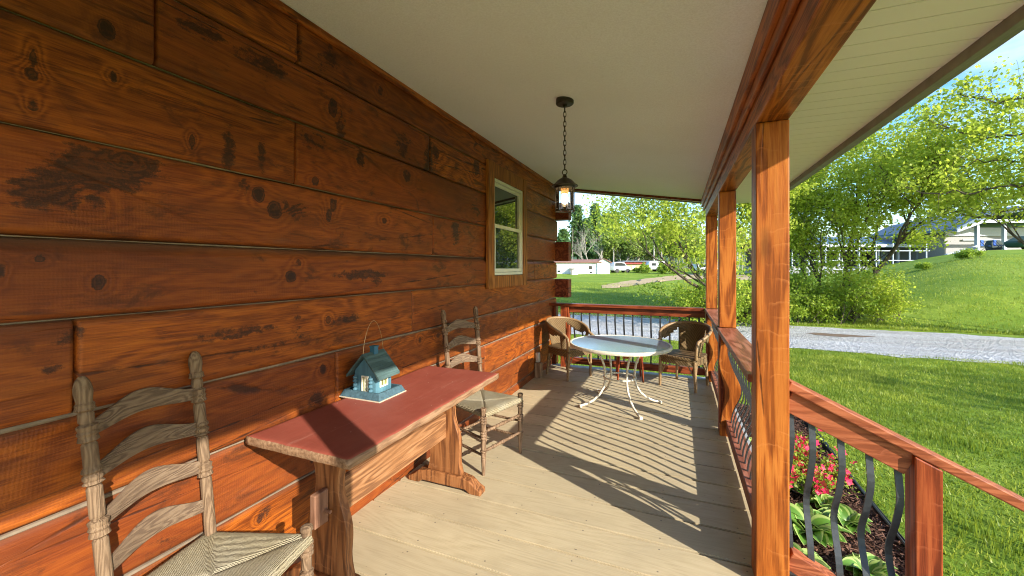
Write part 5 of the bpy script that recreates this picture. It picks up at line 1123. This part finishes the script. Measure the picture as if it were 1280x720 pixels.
bush(832, 60, .7, .6, 1.5, 10, 141, 'upright green bush right of the camper', M['leaf_dark'], .12, 8, grp=None, name='round_bush')
for px, d, yt, lb in ((817.5, 70, 286, 'tall pale utility pole behind the camper'), (827, 78, 292, 'shorter pale utility pole just right of the tallest pole'), (767, 80, 300, 'thin pale pole behind the van')):
    x, y = at(px, d); z0 = Gz(x, y); H = CZ + (HY - yt) * d / F_PX - z0; t = thing('utility_pole', (x, y, z0), TH, lb, 'pole', 'utility poles beyond the lawn')
    b = MB(); b.tube([(0, 0, -.2), (0, 0, H)], [.15, .10], 8); b.build('pole', M['bark_pale'], t); b = MB(); b.box(-.7, .7, -.06, .06, H - .7, H - .58); b.build('crossarm', M['bark_pale'], t)

# right: long blue roofed pavilion with deck rails, and gabled house porch
blueroof = plain('blue_metal_roof', (.06,.12,.18), .5, 0, .2, 2); pw = plain('white_paint', (.42,.46,.52), .5)
d = 46; k = sc_(d); x, y = at(1080, d)
t = thing('pavilion', (x, y, Gz(x, y)), TH, 'long low pavilion with blue metal roof and white posts on the rise at the right', 'pavilion')
zb = (HY - 333) * k + CZ - Gz(x, y)     # floor level
L_, R_ = -105 * k, 118 * k
b = MB(); b.box(L_, R_, 0, 7, zb - .8, zb); b.build('platform', plain('grey_platform', (.30,.30,.29), .8), t)
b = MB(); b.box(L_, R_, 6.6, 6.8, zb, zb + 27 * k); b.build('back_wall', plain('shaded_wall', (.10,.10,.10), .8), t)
b = MB(); b.prism([(-1.0, zb + 25 * k), (3.5, zb + 38 * k), (8, zb + 25 * k), (8, zb + 26.5 * k), (3.5, zb + 39.5 * k), (-1.0, zb + 26.5 * k)], lambda a, c_, e: (e, a, c_), L_ - .6, R_ + .6); b.build('roof', blueroof, t)
b = MB(); b.box(L_ - .6, R_ + .6, -1.06, -1.0, zb + 23.5 * k, zb + 27 * k); b.build('fascia', pw, t)
for i in range(10):
    x_ = L_ + (R_ - L_) * i / 9; b = MB(); b.box(x_ - .09, x_ + .09, .02, .2, zb, zb + 25 * k); b.build('post', pw, t)
for i in range(4):
    x_ = 52 * k + i * 14 * k; b = MB(); b.box(x_, x_ + 10 * k, 3, 3.1, zb, zb + 22 * k); b.build('wall_panel', plain('pale_blue_panel', (.45,.55,.62), .6), t)
t = frame_at('white_rail_fence', 1070, 42, 'white three rail fence in front of the pavilion', 'fence'); k = sc_(42); zf = (HY - 340) * k + CZ - t.location.z
for i in range(9):
    b = MB(); b.box(-80 * k + i * 21 * k, -80 * k + i * 21 * k + .09, 0, .09, min(-.5, zf), zf + 40 * k * (.85 if i % 2 else 1)); b.build('post', pw, t)
for h in (3, 14, 26): b = MB(); b.box(-80 * k, 92 * k, -.04, -.002, zf + h * k, zf + (h + 1.0) * k); b.build('rail', pw, t)
# ramp + gabled porch house at the right
d = 40; k = sc_(d); x, y = at(1232, d); t = thing('porch_house', (x, y, Gz(x, y)), TH, 'white house with shallow blue roof and open porch at the right edge', 'house')
z0 = (HY - 322) * k + CZ - Gz(x, y)
b = MB(); b.box(-8 * k, 120 * k, 3.2, 9, z0 - 3, z0 + 42 * k); b.build('wall', plain('taupe_siding', (.33,.32,.32), .8), t)
b = MB(); b.prism([(-42 * k, z0 + 33 * k), (-10 * k, z0 + 47 * k), (60 * k, z0 + 62 * k), (130 * k, z0 + 47 * k), (130 * k, z0 + 51 * k), (60 * k, z0 + 67 * k), (-10 * k, z0 + 52 * k), (-42 * k, z0 + 36 * k)], lambda a, c_, e: (a, e, c_), -.4, 9.4); b.build('roof', blueroof, t)
b = MB(); b.prism([(-42 * k, z0 + 31 * k), (-10 * k, z0 + 43 * k), (130 * k, z0 + 43 * k), (130 * k, z0 + 47 * k), (-10 * k, z0 + 47 * k), (-42 * k, z0 + 34.5 * k)], lambda a, c_, e: (a, e, c_), -.5, -.42); b.build('fascia', pw, t)
b = MB(); b.box(-9 * k, 122 * k, 3.05, 3.19, z0 + 30 * k, z0 + 41 * k); b.box(14 * k, 120 * k, 3.0, 3.04, z0 + 24 * k, z0 + 26 * k); b.build('band', pw, t)
for x_ in (-12, 22, 60): b = MB(); b.box(x_ * k, (x_ + 3.2) * k, -.1, .16, z0 - 4, z0 + 43 * k); b.build('post', pw, t)
b = MB(); b.box(-12 * k, 130 * k, 0, 9, z0 - 3, z0 + .02); b.build('floor', plain('porch_slab', (.32,.31,.29), .8), t)
b = MB(); b.beam((-54 * k, -.3, z0 + 3 * k), (-12 * k, -.3, z0 + 15 * k), .1, 2.5 * k); b.box(-55 * k, -53 * k, -.36, -.24, z0 - 10 * k, z0 + 4 * k)
for i in range(7): xx = -50 * k + i * 6 * k; b.box(xx, xx + .06, -.34, -.26, z0 - 6 * k, z0 + (4.0 + i * 1.7) * k)
b.beam((-54 * k, -.3, z0 - 5 * k), (-12 * k, -.3, z0 + 1.5 * k), .1, 1.6 * k); b.build('ramp_rail', pw, t)
def camp_chair(px, dd, label):
    x, y = at(px, dd); t = thing('folding_chair', (x, y, Gz(x, y) + .0), TH + .4, label, 'chair', 'blue folding chairs by the porch house'); m = plain('blue_canvas', (.03,.10,.38), .8)
    b = MB(); b.beam((-.28, 0, .45), (.28, 0, .45), .5, .03); b.build('seat', m, t); b = MB(); b.beam((-.28, .28, .75), (.28, .28, .75), .04, .55); b.build('backrest', m, t)
    b = MB()
    for sx in (-.27, .27): b.tube([(sx, -.25, 0), (sx, .3, .95)], .02, 6); b.tube([(sx, .25, 0), (sx, -.25, .6)], .02, 6)
    b.build('frame', M['black_plastic'], t)
camp_chair(1233, 37.5, 'blue canvas folding chair nearer the white porch post'); camp_chair(1249, 37.5, 'blue canvas folding chair right of its twin')
t = frame_at('covered_grill', 1242, 38.5, 'low dark covered grill between the two blue chairs', 'grill'); b = MB(); b.prism([(-.5, .15), (.5, .15), (.55, .7), (.3, 1.0), (-.3, 1.0), (-.55, .7)], lambda a, c_, e: (a, e, c_), -.3, .3); b.build('cover', plain('dark_cover', (.03,.05,.04), .7), t, bevel=.06); b = MB(); b.box(-.45, .45, -.25, .25, 0, .15); b.build('stand', M['black_plastic'], t)
t = frame_at('dark_boat', 1290, 36, 'dark green covered boat at the right edge beside the porch house', 'boat'); b = MB(); b.prism([(-1.6, .2), (1.7, .2), (2.0, .9), (1.2, 1.35), (-.8, 1.2), (-1.8, .7)], lambda a, c_, e: (a, e, c_), -.7, .7); b.build('cover', plain('dark_green_cover', (.02,.06,.04), .6), t, bevel=.15)
for sx in (-1, 1): b = MB(); b.lathe([(.28, 0), (.28, 1)], 14, a=(.3, sx * .72 - .08, .28), b=(.3, sx * .72 + .08, .28)); b.build('wheel', M['black_plastic'], t)
